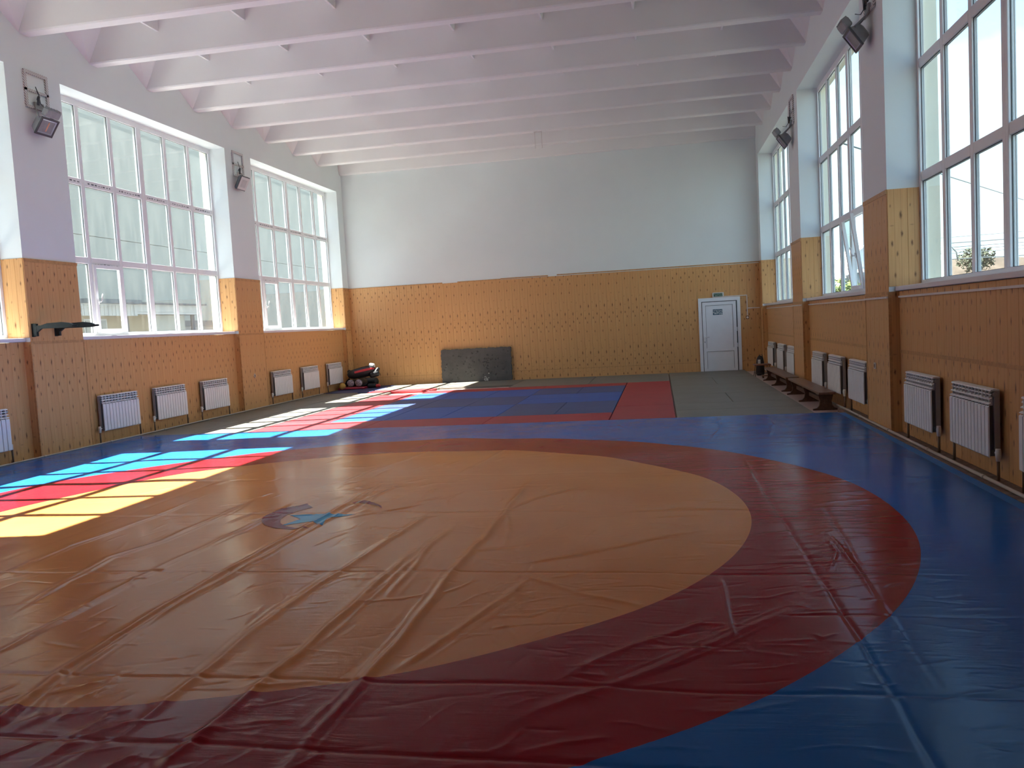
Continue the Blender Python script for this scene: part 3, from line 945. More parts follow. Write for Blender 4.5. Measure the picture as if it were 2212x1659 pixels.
# blue field
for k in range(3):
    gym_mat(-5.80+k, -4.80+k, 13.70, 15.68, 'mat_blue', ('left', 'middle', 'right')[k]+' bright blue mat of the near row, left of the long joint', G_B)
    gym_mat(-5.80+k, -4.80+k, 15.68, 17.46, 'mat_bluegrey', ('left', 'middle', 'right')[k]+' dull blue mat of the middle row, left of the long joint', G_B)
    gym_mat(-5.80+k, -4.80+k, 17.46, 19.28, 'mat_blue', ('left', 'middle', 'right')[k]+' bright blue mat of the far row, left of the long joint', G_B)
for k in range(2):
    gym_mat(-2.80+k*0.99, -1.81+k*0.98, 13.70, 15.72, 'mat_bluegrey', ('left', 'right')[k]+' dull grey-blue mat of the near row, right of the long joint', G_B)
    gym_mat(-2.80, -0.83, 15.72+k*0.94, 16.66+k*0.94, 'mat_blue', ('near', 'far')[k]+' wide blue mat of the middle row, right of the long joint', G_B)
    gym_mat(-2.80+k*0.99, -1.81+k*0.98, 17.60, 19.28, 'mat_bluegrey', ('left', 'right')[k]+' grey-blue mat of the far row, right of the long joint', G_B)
# grey surround
gym_mat(0.20, 2.20, YM, 13.64, 'mat_grey', 'grey mat right of the red border, first from the wrestling mat', G_G)
gym_mat(0.20, 2.20, 13.64, 14.66, 'mat_grey', 'grey mat right of the red border, second from the wrestling mat', G_G)
gym_mat(0.20, 1.20, 14.66, 16.42, 'mat_grey', 'narrow grey mat right of the red border, left of the near pair', G_G)
gym_mat(1.20, 2.20, 14.66, 16.42, 'mat_grey', 'narrow grey mat beside the near bench, right of the near pair', G_G)
gym_mat(0.20, 2.20, 16.42, 17.46, 'mat_grey', 'wide grey mat between the two narrow pairs, nearer one', G_G)
gym_mat(0.20, 2.20, 17.46, 18.50, 'mat_grey', 'wide grey mat between the two narrow pairs, farther one', G_G)
gym_mat(0.20, 1.20, 18.50, 20.52, 'mat_grey', 'narrow grey mat in front of the door, left of the far pair', G_G)
gym_mat(1.20, 2.20, 18.50, 20.52, 'mat_grey', 'narrow grey mat by the far bench, right of the far pair', G_G)
gym_mat(0.20, 2.20, 20.52, 21.70, 'mat_grey', 'wide grey mat before the white door, second from the door', G_G)
gym_mat(0.20, 2.20, 21.70, 22.92, 'mat_grey', 'wide grey mat lying at the foot of the white door', G_G)
for a, b, nm in ((-1.77, 0.19, 'right of the grey joint'), (-3.77, -1.78, 'left of the grey joint'), (-5.77, -3.78, 'in front of the foam slab'), (-7.55, -5.78, 'left of the foam slab')):
    gym_mat(a, b, 20.98 if a < -5.7 else 20.12, 22.86, 'mat_grey', 'grey mat along the back wall, '+nm, G_G)
gym_mat(-8.835, -7.86, YM, 14.6, 'mat_grey', 'grey mat by the left wall next to the wrestling mat', G_G)
gym_mat(-7.85, -6.83, YM, 14.6, 'mat_grey', 'grey mat left of the red border, nearest of its column', G_G)
for k in range(3):
    y0 = 14.61+k*2.0
    gym_mat(-8.835, -7.86, y0, min(y0+1.99, 20.55), 'mat_grey', ('second', 'third', 'fourth')[k]+' grey mat along the left wall from the wrestling mat', G_G)
    gym_mat(-7.85, -6.83, y0, min(y0+1.99, 20.2), 'mat_grey', ('second', 'third', 'fourth')[k]+' grey mat beside the left red column from the wrestling mat', G_G)
gym_mat(-8.835, -7.57, 20.70, 22.95, 'mat_navy', 'dark navy mat in the far left corner under the dummies')
gym_mat(-7.52, -5.82, 20.215, 20.96, 'mat_red', 'red mat lying skewed in the sunlight at the far left corner', None, 0.0, 0.0)

# ------------------------------------------------------------------ radiators
SEC = 0.079
def section_mesh():
    b = MB()
    w = SEC
    # front plate with a slightly rounded foot
    b.loft([[(x, -0.098, z) for x, z in ((0.008, 0.012), (w-0.008, 0.012), (w-0.008, 0.43), (0.008, 0.43))], [(x, -0.086, z) for x, z in ((0.0055, 0.0), (w-0.0055, 0.0), (w-0.0055, 0.44), (0.0055, 0.44))]], None, False)
    # slats of the outlet grille
    for z in (0.456, 0.497, 0.536):
        y = -0.097+0.22*(z-0.44)
        b.add([(0.003, y, z), (w-0.003, y, z), (w-0.003, y+0.022, z+0.010), (0.003, y+0.022, z+0.010),
               (0.003, y, z-0.007), (w-0.003, y, z-0.007), (w-0.003, y+0.022, z+0.003), (0.003, y+0.022, z+0.003)],
              [(0, 1, 2, 3), (7, 6, 5, 4), (4, 5, 1, 0), (5, 6, 2, 1), (7, 4, 0, 3), (6, 7, 3, 2)])
    b.box(0.036, w-0.036, -0.078, -0.05, 0.43, 0.565)
    # cap
    b.loft([[(x, y, z) for y, z in ((-0.078, 0.562), (-0.074, 0.574), (-0.05, 0.580), (-0.012, 0.580), (-0.004, 0.566))] for x in (0.0025, w-0.0025)], None, False)
    return b.mesh('section', M['enamel'])
def core_mesh(n):
    b = MB()
    b.box(0.006, n*SEC-0.006, -0.050, -0.006, 0.02, 0.560)
    for i in range(n): b.box(i*SEC+0.030, (i+1)*SEC-0.030, -0.088, -0.03, 0.01, 0.44)
    b.tube([(-0.004, -0.045, 0.535), (n*SEC+0.004, -0.045, 0.535)], 0.024, 8).tube([(-0.004, -0.045, 0.045), (n*SEC+0.004, -0.045, 0.045)], 0.024, 8)
    return b.mesh('core', M['enamel_gap_shade'])
secm = section_mesh()
def cheek_mesh():
    b = MB()
    b.cbox(-0.004, 0.004, -0.050, -0.006, 0.03, 0.565, 0.002)
    b.tube([(-0.018, -0.045, 0.535), (0.018, -0.045, 0.535)], 0.02, 8)
    return b.mesh('end_cheek', M['enamel_side_shade'])
chm = cheek_mesh()
def pipes(n, near_x):
    far_x = n*SEC-near_x
    s = -1 if near_x < 0.1 else 1
    v = MB()
    x = near_x+s*0.055
    v.tube([(near_x, -0.045, 0.045), (x, -0.045, 0.045)], 0.011, 8)
    v.tube([(x, -0.045, -0.02), (x, -0.045, 0.03), (x, -0.045, 0.06), (x, -0.045, 0.085)], [0.018, 0.024, 0.024, 0.02], 10)
    x2 = far_x-s*0.045
    v2 = MB().tube([(far_x, -0.045, 0.045), (x2, -0.045, 0.045)], 0.010, 8).tube([(x2, -0.045, 0.0), (x2, -0.045, 0.075)], 0.016, 8)
    p = MB().tube([(x, -0.045, -0.19), (x, -0.045, -0.02)], 0.013, 8).tube([(x, -0.045, -0.188), (x, -0.09, -0.188)], 0.012, 8)
    p2 = MB().tube([(x2, -0.045, -0.19), (x2, -0.045, 0.0)], 0.013, 8).tube([(x2, -0.045, -0.188), (x2, -0.09, -0.188)], 0.012, 8)
    return v, v2, p, p2
NS = 12
corem = core_mesh(NS)
def radiator(left, y_lo, label, group):
    L = NS*SEC
    if left: root = thing('radiator', label, 'radiator', (NL+T+0.025, y_lo, 0.19), (0, 0, PI/2), group); near = 0.0
    else: root = thing('radiator', label, 'radiator', (NR-T-0.025, y_lo+L, 0.19), (0, 0, -PI/2), group); near = L
    for i in range(NS): link('section', secm, root, (i*SEC, 0, 0))
    link('core', corem, root)
    link('end_cheek', chm, root, (0.002, 0, 0)); link('end_cheek', chm, root, (L-0.002, 0, 0))
    v, v2, p, p2 = pipes(NS, near)
    v.build('valve', M['valve'], root); v2.build('return_valve', M['valve'], root)
    p.build('supply_pipe', M['pipe'], root); p2.build('return_pipe', M['pipe'], root)
    return root
rad_l = [(8.985, 'white ribbed radiator cut by the left edge of the picture'),
         (11.87, 'white ribbed radiator under the left window, first right of the near pillar'),
         (13.33, 'white ribbed radiator in the middle under the large left window'),
         (14.89, 'white ribbed radiator under the large left window, next to the far pillar'),
         (17.92, 'white ribbed radiator under the far left window, first beyond the pillar with the socket'),
         (19.54, 'white ribbed radiator in the middle under the far left window'),
         (21.18, 'white ribbed radiator under the far left window, beside the yellow ball')]
rad_r = [(5.93, 'white ribbed radiator cut by the right edge of the picture'),
         (7.47, 'large white ribbed radiator near the right edge, with dark supply pipe'),
         (8.96, 'white ribbed radiator just right of the right pillar with the socket'),
         (11.78, 'white ribbed radiator just left of the right pillar, above the skirting pipe'),
         (13.28, 'white ribbed radiator in the middle, behind the near end of the near bench'),
         (14.72, 'white ribbed radiator behind the near bench, next to the far right pillar'),
         (17.70, 'white ribbed radiator above the far bench, nearest of its three'),
         (19.22, 'white ribbed radiator above the far bench, middle of its three'),
         (20.92, 'white ribbed radiator in the far right corner, by the stool')]
for y, lb in rad_l: radiator(True, y, lb, 'radiators along the left wall')
for y, lb in rad_r: radiator(False, y, lb, 'radiators along the right wall')

# ------------------------------------------------------------------ door
d = struct(MB().box(DX0, DX0+0.085, YB-0.045, YB+0.02, -0.05, DZ1).box(DX1-0.085, DX1, YB-0.045, YB+0.02, -0.05, DZ1).box(DX0+0.085, DX1-0.085, YB-0.045, YB+0.02, DZ1-0.095, DZ1).build('door_1', M['door_pvc']))
lx0, lx1, lz0, lz1 = DX0+0.10, DX1-0.115, -0.025, DZ1-0.115
MB().box(DX0+0.085, DX1-0.085, YB-0.012, YB+0.02, -0.05, DZ1-0.095).build('gasket', M['door_gasket'], d)
lf = MB()
q = 0.085
zm = 0.575
for bx in ((lx0, lx1, lz0, lz0+q), (lx0, lx1, lz1-q, lz1), (lx0, lx0+q, lz0+q, lz1-q), (lx1-q, lx1, lz0+q, lz1-q), (lx0+q, lx1-q, zm-0.045, zm+0.045)):
    lf.box(bx[0], bx[1], YB-0.062, YB-0.012, bx[2], bx[3])
lf = lf.build('leaf', M['door_pvc'], d)
for za, zb in ((lz0+q, zm-0.045), (zm+0.045, lz1-q)):
    MB().box(lx0+q, lx1-q, YB-0.044, YB-0.012, za, zb).build('door_panel', M['door_pvc'], lf)
    g = 0.008
    MB().box(lx0+q, lx1-q, YB-0.050, YB-0.043, zb-g, zb).box(lx1-q-g, lx1-q, YB-0.050, YB-0.043, za, zb-g).box(lx0+q, lx0+q+g, YB-0.050, YB-0.043, za, zb-g).build('panel_gasket', M['door_gasket'], lf)
hd = MB().cbox(lx0+0.020, lx0+0.055, YB-0.072, YB-0.061, 0.72, 0.96, 0.004)
hd.tube([(lx0+0.037, YB-0.07, 0.925), (lx0+0.037, YB-0.115, 0.925), (lx0+0.06, YB-0.12, 0.925), (lx0+0.16, YB-0.12, 0.925)], 0.011, 8)
hd.build('door_handle', M['pvc'], lf)
MB().cbox(lx0+0.031, lx0+0.044, YB-0.0745, YB-0.071, 0.77, 0.81, 0.001).build('keyhole', M['seal'], lf)
for z in (0.05, 0.62, 1.05, 1.70):
    MB().tube([(lx1+0.012, YB-0.058, z), (lx1+0.012, YB-0.058, z+0.11)], 0.010, 8).build('hinge', M['door_pvc'] if z > 0.1 and z < 1.6 else M['door_gasket'], d)

def text_obj(body, size, mat, parent, loc, name='lettering', bold=0.0, sx=1.0):
    cu = bpy.data.curves.new(name, 'FONT')
    cu.body = body; cu.size = size; cu.extrude = 0.0008; cu.offset = bold
    cu.align_x = 'CENTER'; cu.align_y = 'CENTER'
    tmp = bpy.data.objects.new(name, cu)
    COL.objects.link(tmp)
    bpy.context.view_layer.update()
    me = bpy.data.meshes.new_from_object(tmp.evaluated_get(bpy.context.evaluated_depsgraph_get()))
    bpy.data.objects.remove(tmp)
    me.materials.clear(); me.materials.append(mat)
    o = link(name, me, parent, loc, (PI/2, 0, 0))
    o.scale = (sx, 1, 1)
    return o
sg = thing('exit_sign', 'blue plate with white letters on the white door', 'sign', (1.56, YB-0.045, 1.585))
MB().box(-0.125, 0.125, -0.004, 0.0, -0.075, 0.075).build('plate', M['sign_blue'], sg)
text_obj('ЗАПАСНЫЙ', 0.050, M['sign_white'], sg, (0, -0.0048, 0.036), 'lettering', 0.0006, 0.92)
text_obj('ВЫХОД', 0.088, M['sign_white'], sg, (0, -0.0048, -0.028), 'lettering', 0.002, 0.86)
sg = thing('exit_sign', 'white framed exit lamp box with green plate above the door', 'sign', (1.585, YB-0.012, 2.045))
MB().cbox(-0.15, 0.15, -0.045, 0.0, -0.065, 0.065, 0.006).build('case', M['conduit'], sg)
MB().box(-0.118, 0.118, -0.0475, -0.0445, -0.042, 0.042).build('plate', M['sign_green'], sg)
text_obj('ВЫХОД', 0.07, M['sign_dim'], sg, (0, -0.0482, -0.003), 'lettering', 0.001, 0.95)

# conduit from the exit lamp to the right wall and along it, in separate lengths
r = 0.011
zc = 1.61
G_C = 'lengths of white cable conduit'
def conduit(label, *boxes):
    b = MB()
    for q_ in boxes: b.box(*q_)
    tag(b.build('cable_conduit', M['conduit']), label, 'conduit', G_C)
yw = (YB-0.030, YB-T-0.001)
conduit('white conduit from the exit lamp above the door down to the switch box', (1.74, 2.345, *yw, 1.985, 2.005), (2.325, 2.345, *yw, 1.45, 1.985))
conduit('short white conduit from beside the door to the right corner of the back wall', (2.347, XR-0.03, *yw, 1.645-r, 1.645+r))
for (a, b), nm in zip(BAYS, ('large near right window', 'middle right window', 'farthest right window')):
    conduit('white conduit running below the sill of the '+nm, (NR-T-0.020, NR-T-0.001, a+0.03, b-0.03, zc-r, zc+r))
for a, b, nm in ((BAYS[1][1], BAYS[2][0], 'far'), (BAYS[0][1], BAYS[1][0], 'near')):
    conduit('white conduit across the face of the %s right pillar' % nm, (XR-T-0.022, XR-T-0.003, a, b, zc-r, zc+r))

def socket(loc, rz, label, rot=0.0, mat='socket'):
    o = thing('wall_socket', label, 'socket', loc, (0, 0, rz))
    R = Matrix.Rotation(rot, 4, 'Y')
    MB().cbox(-0.04, 0.04, -0.014, 0.0, -0.04, 0.04, 0.006, R).build('plate', M[mat], o)
    MB().add([(0.026*math.cos(k*PI/6), -0.0150, 0.026*math.sin(k*PI/6)) for k in range(12)]+[(0.030*math.cos(k*PI/6), -0.0138, 0.030*math.sin(k*PI/6)) for k in range(12)],
             [tuple(range(12))]+[(i+12, (i+1) % 12+12, (i+1) % 12, i) for i in range(12)]).build('cup', M['socket_brown'] if mat == 'socket' else M['socket'], o)
    return o
socket((XL+T+0.001, 16.97, 0.735), PI/2, 'cream diamond-turned socket on the left pillar between the radiators', PI/4)
socket((XR-T-0.001, 11.13, 0.76), -PI/2, 'cream socket on the right pillar beside the radiators', 0)
socket((2.335, YB-T-0.001, 1.40), 0, 'small brown switch box at the end of the conduit by the door', 0, 'socket_brown')

# ------------------------------------------------------------------ flood lamps on slotted frames
def flood_frame(root):
    b = MB()
    for bx in ((-0.235, 0.235, 0.495, 0.54), (-0.235, 0.235, 0.24, 0.276), (-0.235, 0.235, 0.0, 0.04)):
        b.box(0.012, 0.030, bx[0], bx[1], bx[2], bx[3])
    b.box(0.0, 0.030, -0.235, -0.193, 0.04, 0.495).box(0.0, 0.030, 0.193, 0.235, 0.04, 0.495)
    b.build('slotted_frame', M['perf'], root)
def lamp_arms(root, P, spread, mat):
    b = MB()
    for s in (-1, 1):
        b.tube([(0.03, s*0.06, 0.02), (0.08, s*spread*0.6, -0.05), (P.x, s*spread+P.y, P.z)], 0.012, 6)
    b.box(0.02, 0.05, -0.09, 0.09, 0.0, 0.10)
    b.build('bracket', M[mat], root)
    c = MB().tube([(0.03, -0.03, 0.33), (0.05, 0.0, 0.22), (0.05, 0.02, 0.10), (0.13, 0.05, -0.02), (0.19, 0.03, 0.00)], 0.006, 6)
    c.tube([(0.03, 0.0, 0.15), (0.07, -0.03, 0.18), (0.06, -0.04, 0.06)], 0.02, 6)
    c.build('cable', M['lamp_dark'], root)
def halogen(loc, rz, label, tilt=35, off=-0.08, lit=True):
    root = thing('flood_lamp', label, 'flood lamp', loc, (0, 0, rz), 'flood lamps on the pillars')
    flood_frame(root)
    t = math.radians(tilt)
    nrm = Vector((math.cos(t), 0, -math.sin(t))); u = Vector((math.sin(t), 0, math.cos(t))); v = Vector((0, 1, 0))
    P = Vector((0.20, off, -0.28))
    Tm = aim(P, v, u, nrm)      # local: x along the wall, y up the face, z out of the face
    b = MB()
    b.loft([[(x*w, y*h, z) for x, y in ((-1, -1), (1, -1), (1, 1), (-1, 1))] for w, h, z in ((0.06, 0.05, -0.17), (0.11, 0.085, -0.14), (0.15, 0.115, -0.05), (0.165, 0.13, -0.01))], Tm, False)
    b.build('housing', M['lamp_grey'], root)
    b = MB()
    for x0, x1, y0, y1 in ((-0.17, 0.17, 0.108, 0.136), (-0.17, 0.17, -0.136, -0.108), (-0.17, -0.146, -0.108, 0.108), (0.146, 0.17, -0.108, 0.108)):
        b.box(x0, x1, y0, y1, -0.012, 0.012, Tm)
    b.build('bezel', M['lamp_dark'], root)
    b = MB()
    b.loft([[(-0.146, -0.108, 0.002), (0.146, -0.108, 0.002), (0.146, 0.108, 0.002), (-0.146, 0.108, 0.002)], [(-0.085, -0.025, -0.05), (0.085, -0.025, -0.05), (0.085, 0.025, -0.05), (-0.085, 0.025, -0.05)]][::-1], Tm, False, False)
    b.add([(-0.085, -0.025, -0.05), (0.085, -0.025, -0.05), (0.085, 0.025, -0.05), (-0.085, 0.025, -0.05)], [(0, 1, 2, 3)], Tm)
    b.build('reflector', M['lamp_glass'], root)
    if lit: MB().tube([(0.02, -0.07, -0.012), (0.02, 0.07, -0.012)], 0.010, 8, Tm).build('lamp_tube', M['tube'], root)
    b = MB().cbox(-0.14, 0.14, 0.145, 0.265, -0.075, 0.015, 0.012, Tm)
    for k in range(5): b.box(-0.12+k*0.055, -0.10+k*0.055, 0.262, 0.276, -0.07, 0.01, Tm)
    b.build('gear_box', M['lamp_grey'], root)
    lamp_arms(root, P+u*0.10-nrm*0.05, 0.17, 'lamp_grey')
    return root
def led(loc, rz, label, tilt=28, off=-0.13):
    root = thing('flood_lamp', label, 'flood lamp', loc, (0, 0, rz), 'flood lamps on the pillars')
    flood_frame(root)
    t = math.radians(tilt)
    nrm = Vector((math.cos(t), 0, -math.sin(t))); u = Vector((math.sin(t), 0, math.cos(t))); v = Vector((0, 1, 0))
    P = Vector((0.18, off, -0.17))
    Tm = aim(P, v, u, nrm)
    MB().cbox(-0.19, 0.19, -0.155, 0.155, -0.055, 0.0, 0.01, Tm).build('housing', M['lamp_dark'], root)
    MB().box(-0.172, 0.172, -0.137, 0.137, -0.002, 0.004, Tm).build('diffuser', M['lamp_diffuser'], root)
    MB().box(-0.105, 0.105, -0.085, 0.085, 0.0035, 0.005, Tm).build('led_field', M['lamp_chip'], root)
    b = MB()
    for k in range(7): b.box(-0.15+k*0.045, -0.14+k*0.045, -0.13, 0.13, -0.085, -0.05, Tm)
    b.build('cooling_fins', M['lamp_dark'], root)
    lamp_arms(root, P+u*0.16-nrm*0.03, 0.05, 'angle')
    return root
halogen((XL, 11.03, 5.07), 0, 'grey halogen flood lamp on the near left pillar, with orange tube')
led((XL, 16.95, 5.07), 0, 'flat black-rimmed flood lamp on the far left pillar')
halogen((XR, 10.98, 5.07), PI, 'dark grey flood lamp high on the near right pillar', 35, -0.06, False)
halogen((XR, 16.98, 5.07), PI, 'dark grey flood lamp high on the far right pillar', 35, -0.06, False)

# two thin rods that hang from a ceiling beam
hr = thing('hanging_bracket', 'pair of thin white rods hanging from a ceiling beam near the back wall', 'bracket', (-2.66, 19.94, ZB))
MB().box(-0.10, 0.10, -0.02, 0.02, -0.012, 0.0).build('fixing_plate', M['angle'], hr)
for x in (-0.08, 0.085): MB().tube([(x, 0, -0.01), (x, 0, -0.39)], 0.010, 6).build('rod', M['angle'], hr)

# ------------------------------------------------------------------ dip bars on the near left pillar
db = thing('dip_bars', 'dark green steel dip bars bolted to the near left pillar', 'dip bars', (XL+T, 10.74, 1.85))
def dip_arm(y, L):
    a = MB()
    a.cbox(0.0, 0.012, y-0.03, y+0.03, -0.105, 0.085, 0.002)
    a.cbox(0.012, 0.075, y-0.022, y+0.022, -0.10, 0.08, 0.003)
    a.prism([(0.07, -0.045), (0.14, 0.0), (0.14, 0.05), (0.07, 0.05)], y-0.018, y+0.018)
    o = a.build('wall_bracket', M['green_black'], db)
    b = MB()
    b.loft([[(x, y-w, z0), (x, y+w, z0), (x, y+w, z1), (x, y-w, z1)] for x, w, z0, z1 in ((0.07, 0.02, -0.0, 0.052), (0.15, 0.022, 0.005, 0.054), (0.26, 0.024, 0.004, 0.078), (0.48, 0.024, 0.0, 0.082), (0.60, 0.02, 0.0, 0.065), (0.65, 0.015, 0.005, 0.042))], None, False)
    b.tube([(0.645, y, 0.022), (L, y, 0.022)], 0.014, 8)
    b.build('arm', M['green_black'], db)
dip_arm(-0.22, 0.72)
dip_arm(0.235, 0.72)

# ------------------------------------------------------------------ benches
def bench_parts(root, L):
    W2 = 0.125
    MB().cbox(-W2, W2, 0, L, 0.252, 0.29, 0.006).build('seat', M['bench_top'], root)
    for y in (0.16, L/2-0.05, L-0.28):
        pts = [(-0.19, 0.0), (0.19, 0.0), (0.19, 0.022), (0.13, 0.035), (0.095, 0.075), (0.085, 0.14), (0.10, 0.20), (0.115, 0.252), (-0.115, 0.252), (-0.10, 0.20), (-0.085, 0.14), (-0.095, 0.075), (-0.13, 0.035), (-0.19, 0.022)]
        MB().prism(pts, y-0.022, y+0.022).build('pedestal', M['bench'], root)
    MB().cbox(-0.022, 0.022, 0.13, L-0.25, 0.10, 0.165, 0.004).build('stretcher', M['bench'], root)
b1 = thing('bench', 'low dark wooden bench nearest the blue mat, along the right wall', 'bench', (2.485, 13.24, -0.05), (0, 0, 0.0), 'benches along the right wall')
bench_parts(b1, 3.1)
b2 = thing('bench', 'low dark wooden bench farther back, behind the first along the right wall', 'bench', (2.475, 16.55, -0.05), (0, 0, 0.0), 'benches along the right wall')
bench_parts(b2, 3.3)
# stool, step and bag in the far right corner
st = thing('stool', 'small stool with red-brown seat and thin metal legs in the right corner', 'stool', (2.395, 20.75, -0.05))
MB().cbox(-0.185, 0.20, -0.19, 0.19, 0.285, 0.315, 0.006).build('seat', M['stool'], st)
for sx in (-1, 1):
    for sy in (-1, 1):
        MB().tube([(sx*0.13, sy*0.13, 0.285), (sx*0.175, sy*0.17, 0.0)], 0.008, 6).build('leg', M['black_metal'], st)
MB().tube([(-0.16, -0.155, 0.09), (0.16, -0.155, 0.09)], 0.006, 6).tube([(-0.16, 0.155, 0.09), (0.16, 0.155, 0.09)], 0.006, 6).build('crossbar', M['black_metal'], st)
sp = thing('step', 'low brown wooden step standing under the stool', 'step', (2.47, 20.40, -0.05))
MB().cbox(-0.12, 0.115, -0.09, 0.09, 0.045, 0.07, 0.004).build('top', M['bench_top'], sp)
for sx in (-0.09, 0.085): MB().cbox(sx-0.015, sx+0.015, -0.08, 0.08, 0.0, 0.045, 0.003).build('foot', M['bench'], sp)
bg_ = thing('bag', 'dark bag with white patch propped behind the stool seat', 'bag', (2.42, 21.25, -0.05))
b = MB()
b.loft([[(0.10*w*math.cos(a), 0.08*d_*math.sin(a), z*0.85) for a in [2*PI*k/14 for k in range(14)]] for w, d_, z in ((0.8, 0.8, 0.0), (1.0, 1.0, 0.06), (1.02, 1.05, 0.25), (0.95, 1.0, 0.40), (0.80, 0.8, 0.50), (0.45, 0.5, 0.565), (0.15, 0.2, 0.58))])
b.build('body', M['black_leather'], bg_)
MB().loft([[(0.05*x-0.03, -0.084-0.004*(1-abs(x)), z) for x in (-0.6, 0, 0.6)]+[(0.05*x-0.03, -0.07, z) for x in (0.6, 0, -0.6)] for z in (0.30, 0.40)], None, False).build('patch', M['white_tape'], bg_)
MB().tube([(-0.06, 0.0, 0.40), (-0.01, 0, 0.51), (0.05, 0, 0.52), (0.07, 0.0, 0.42)], 0.010, 8).build('strap', M['black_leather'], bg_)

# ------------------------------------------------------------------ foam slab against the back wall
def foam_slab():
    o = thing('foam_slab', 'charcoal foam slab full of pits leaning on the back wall', 'foam slab', (-5.17, 22.872, 0.0), (-0.028, 0, 0.0))
    nx, nz = 100, 48
    w, h, t = 2.03, 0.945, 0.10
    vs, fs = [], []
    for side, y in ((0, 0.0), (1, t)):
        for j in range(nz+1):
            for i in range(nx+1):
                x, z = -w/2+w*i/nx, h*j/nz
                jx = 0.006*math.sin(z*23)+0.005*math.sin(z*61+1) if i in (0, nx) else 0
                jz = (0.006*math.sin(x*19)+0.004*math.sin(x*53)-(0.012 if abs(x-0.33) < 0.03 else 0)) if j == nz else 0
                rr = 0.03
                cx_, cz_ = abs(x)-(w/2-rr), abs(z-h/2)-(h/2-rr)
                if cx_ > 0 and cz_ > 0:
                    dd = math.hypot(cx_, cz_)
                    if dd > rr: x -= math.copysign(cx_-cx_*rr/dd, x); z -= math.copysign(cz_-cz_*rr/dd, z-h/2)
                vs.append((x+jx, y, z+jz))
    N = (nx+1)*(nz+1)
    for j in range(nz):
        for i in range(nx):
            a = j*(nx+1)+i
            fs.append((a, a+1, a+nx+2, a+nx+1)); fs.append((N+a+nx+1, N+a+nx+2, N+a+1, N+a))
    rim = [i for i in range(nx)]+[j*(nx+1)+nx for j in range(nz)]+[nz*(nx+1)+i for i in range(nx, 0, -1)]+[j*(nx+1) for j in range(nz, 0, -1)]
    for k in range(len(rim)):
        a, b_ = rim[k], rim[(k+1) % len(rim)]
        fs.append((b_, a, a+N, b_+N))
    # torn pits sink into the face
    pits = [(rng.uniform(-0.95, 0.95), rng.uniform(0.08, 0.88), rng.uniform(0.008, 0.02)) for _ in range(60)]+[(0.30+rng.normal(0, .05), 0.55+rng.normal(0, .1), 0.018) for _ in range(14)]+[(-0.21, 0.42, 0.022), (0.78, 0.30, 0.03)]
    for n_, (x, y, z) in enumerate(vs[:N]):
        d_ = 0
        for px, pz, pr in pits:
            q_ = ((x-px)**2+(z-pz)**2)/(pr*pr)
            if q_ < 4: d_ = max(d_, 0.025*math.exp(-q_))
        vs[n_] = (x, y+d_, z)
    b = MB(); b.add(vs, fs)
    b.build('slab', M['foam'], o)
    # torn pale patch near the foot
    b = MB()
    for _ in range(26):
        x = 0.27+rng.normal(0, 0.045); z = abs(rng.normal(0.05, 0.06))+0.012; s = rng.uniform(0.008, 0.024); a = rng.uniform(0, 6)
        b.add([(x+s*math.cos(a), -0.002-rng.uniform(0, .012), z+s*math.sin(a)), (x+s*math.cos(a+2.2), -0.002, max(0.003, z+s*math.sin(a+2.2))), (x+s*math.cos(a+4.1), -0.002-rng.uniform(0, .012), max(0.003, z+s*math.sin(a+4.1))), (x, 0.012, z)], [(0, 1, 2), (0, 3, 1), (1, 3, 2), (2, 3, 0)])
    b.build('torn_patch', M['foam_torn'], o, label='pale torn patch near the foot of the slab')
foam_slab()

# ------------------------------------------------------------------ dummies and ball in the far left corner
def capsule(p0, p1, r0, r1, n=14):
    """rounded limb between two points"""
    p0, p1 = Vector(p0), Vector(p1); d_ = (p1-p0); L = d_.length; d_.normalize()
    pts, rr = [], []
    for k in range(4): a = PI/2*k/4; pts.append(p0-d_*r0*0.7*math.cos(a)); rr.append(max(0.004, r0*math.sin(a)))
    for k in range(5): pts.append(p0+d_*L*k/4); rr.append(r0+(r1-r0)*k/4)
    for k in range(1, 5): a = PI/2*k/4; pts.append(p1+d_*r1*0.7*math.sin(a)); rr.append(max(0.004, r1*math.cos(a)))
    return pts, rr
def limb(root, name, mat, *seg, n=14):
    b = MB()
    pts, rr = capsule(*seg)
    b.tube(pts, rr, n)
    return b.build(name, mat, root)
dm = thing('grappling_dummy', 'black grappling dummy with a red stripe lying on top of the pile', 'dummy', (-8.30, 22.20, 0.0))
b = MB()
ax0, ax1 = Vector((-0.30, -0.16, 0.40)), Vector((0.33, 0.08, 0.51))
pts = [ax0+(ax1-ax0)*t for t in (-0.14, -0.10, 0.0, 0.2, 0.45, 0.7, 0.9, 1.0, 1.04)]
b.tube(pts, [0.02, 0.08, 0.118, 0.135, 0.15, 0.155, 0.135, 0.09, 0.02], 20)
b.build('torso', M['black_leather'], dm)
limb(dm, 'arm', M['black_leather'], (-0.34, -0.10, 0.34), (-0.38, -0.08, 0.50), 0.06, 0.052)
limb(dm, 'arm', M['black_leather'], (0.36, -0.02, 0.38), (0.46, 0.0, 0.53), 0.07, 0.05)
limb(dm, 'leg', M['black_leather'], (0.28, -0.10, 0.36), (0.44, -0.02, 0.40), 0.08, 0.08)
limb(dm, 'head', M['white_tape'], (0.18, 0.16, 0.615), (0.26, 0.16, 0.60), 0.08, 0.075)
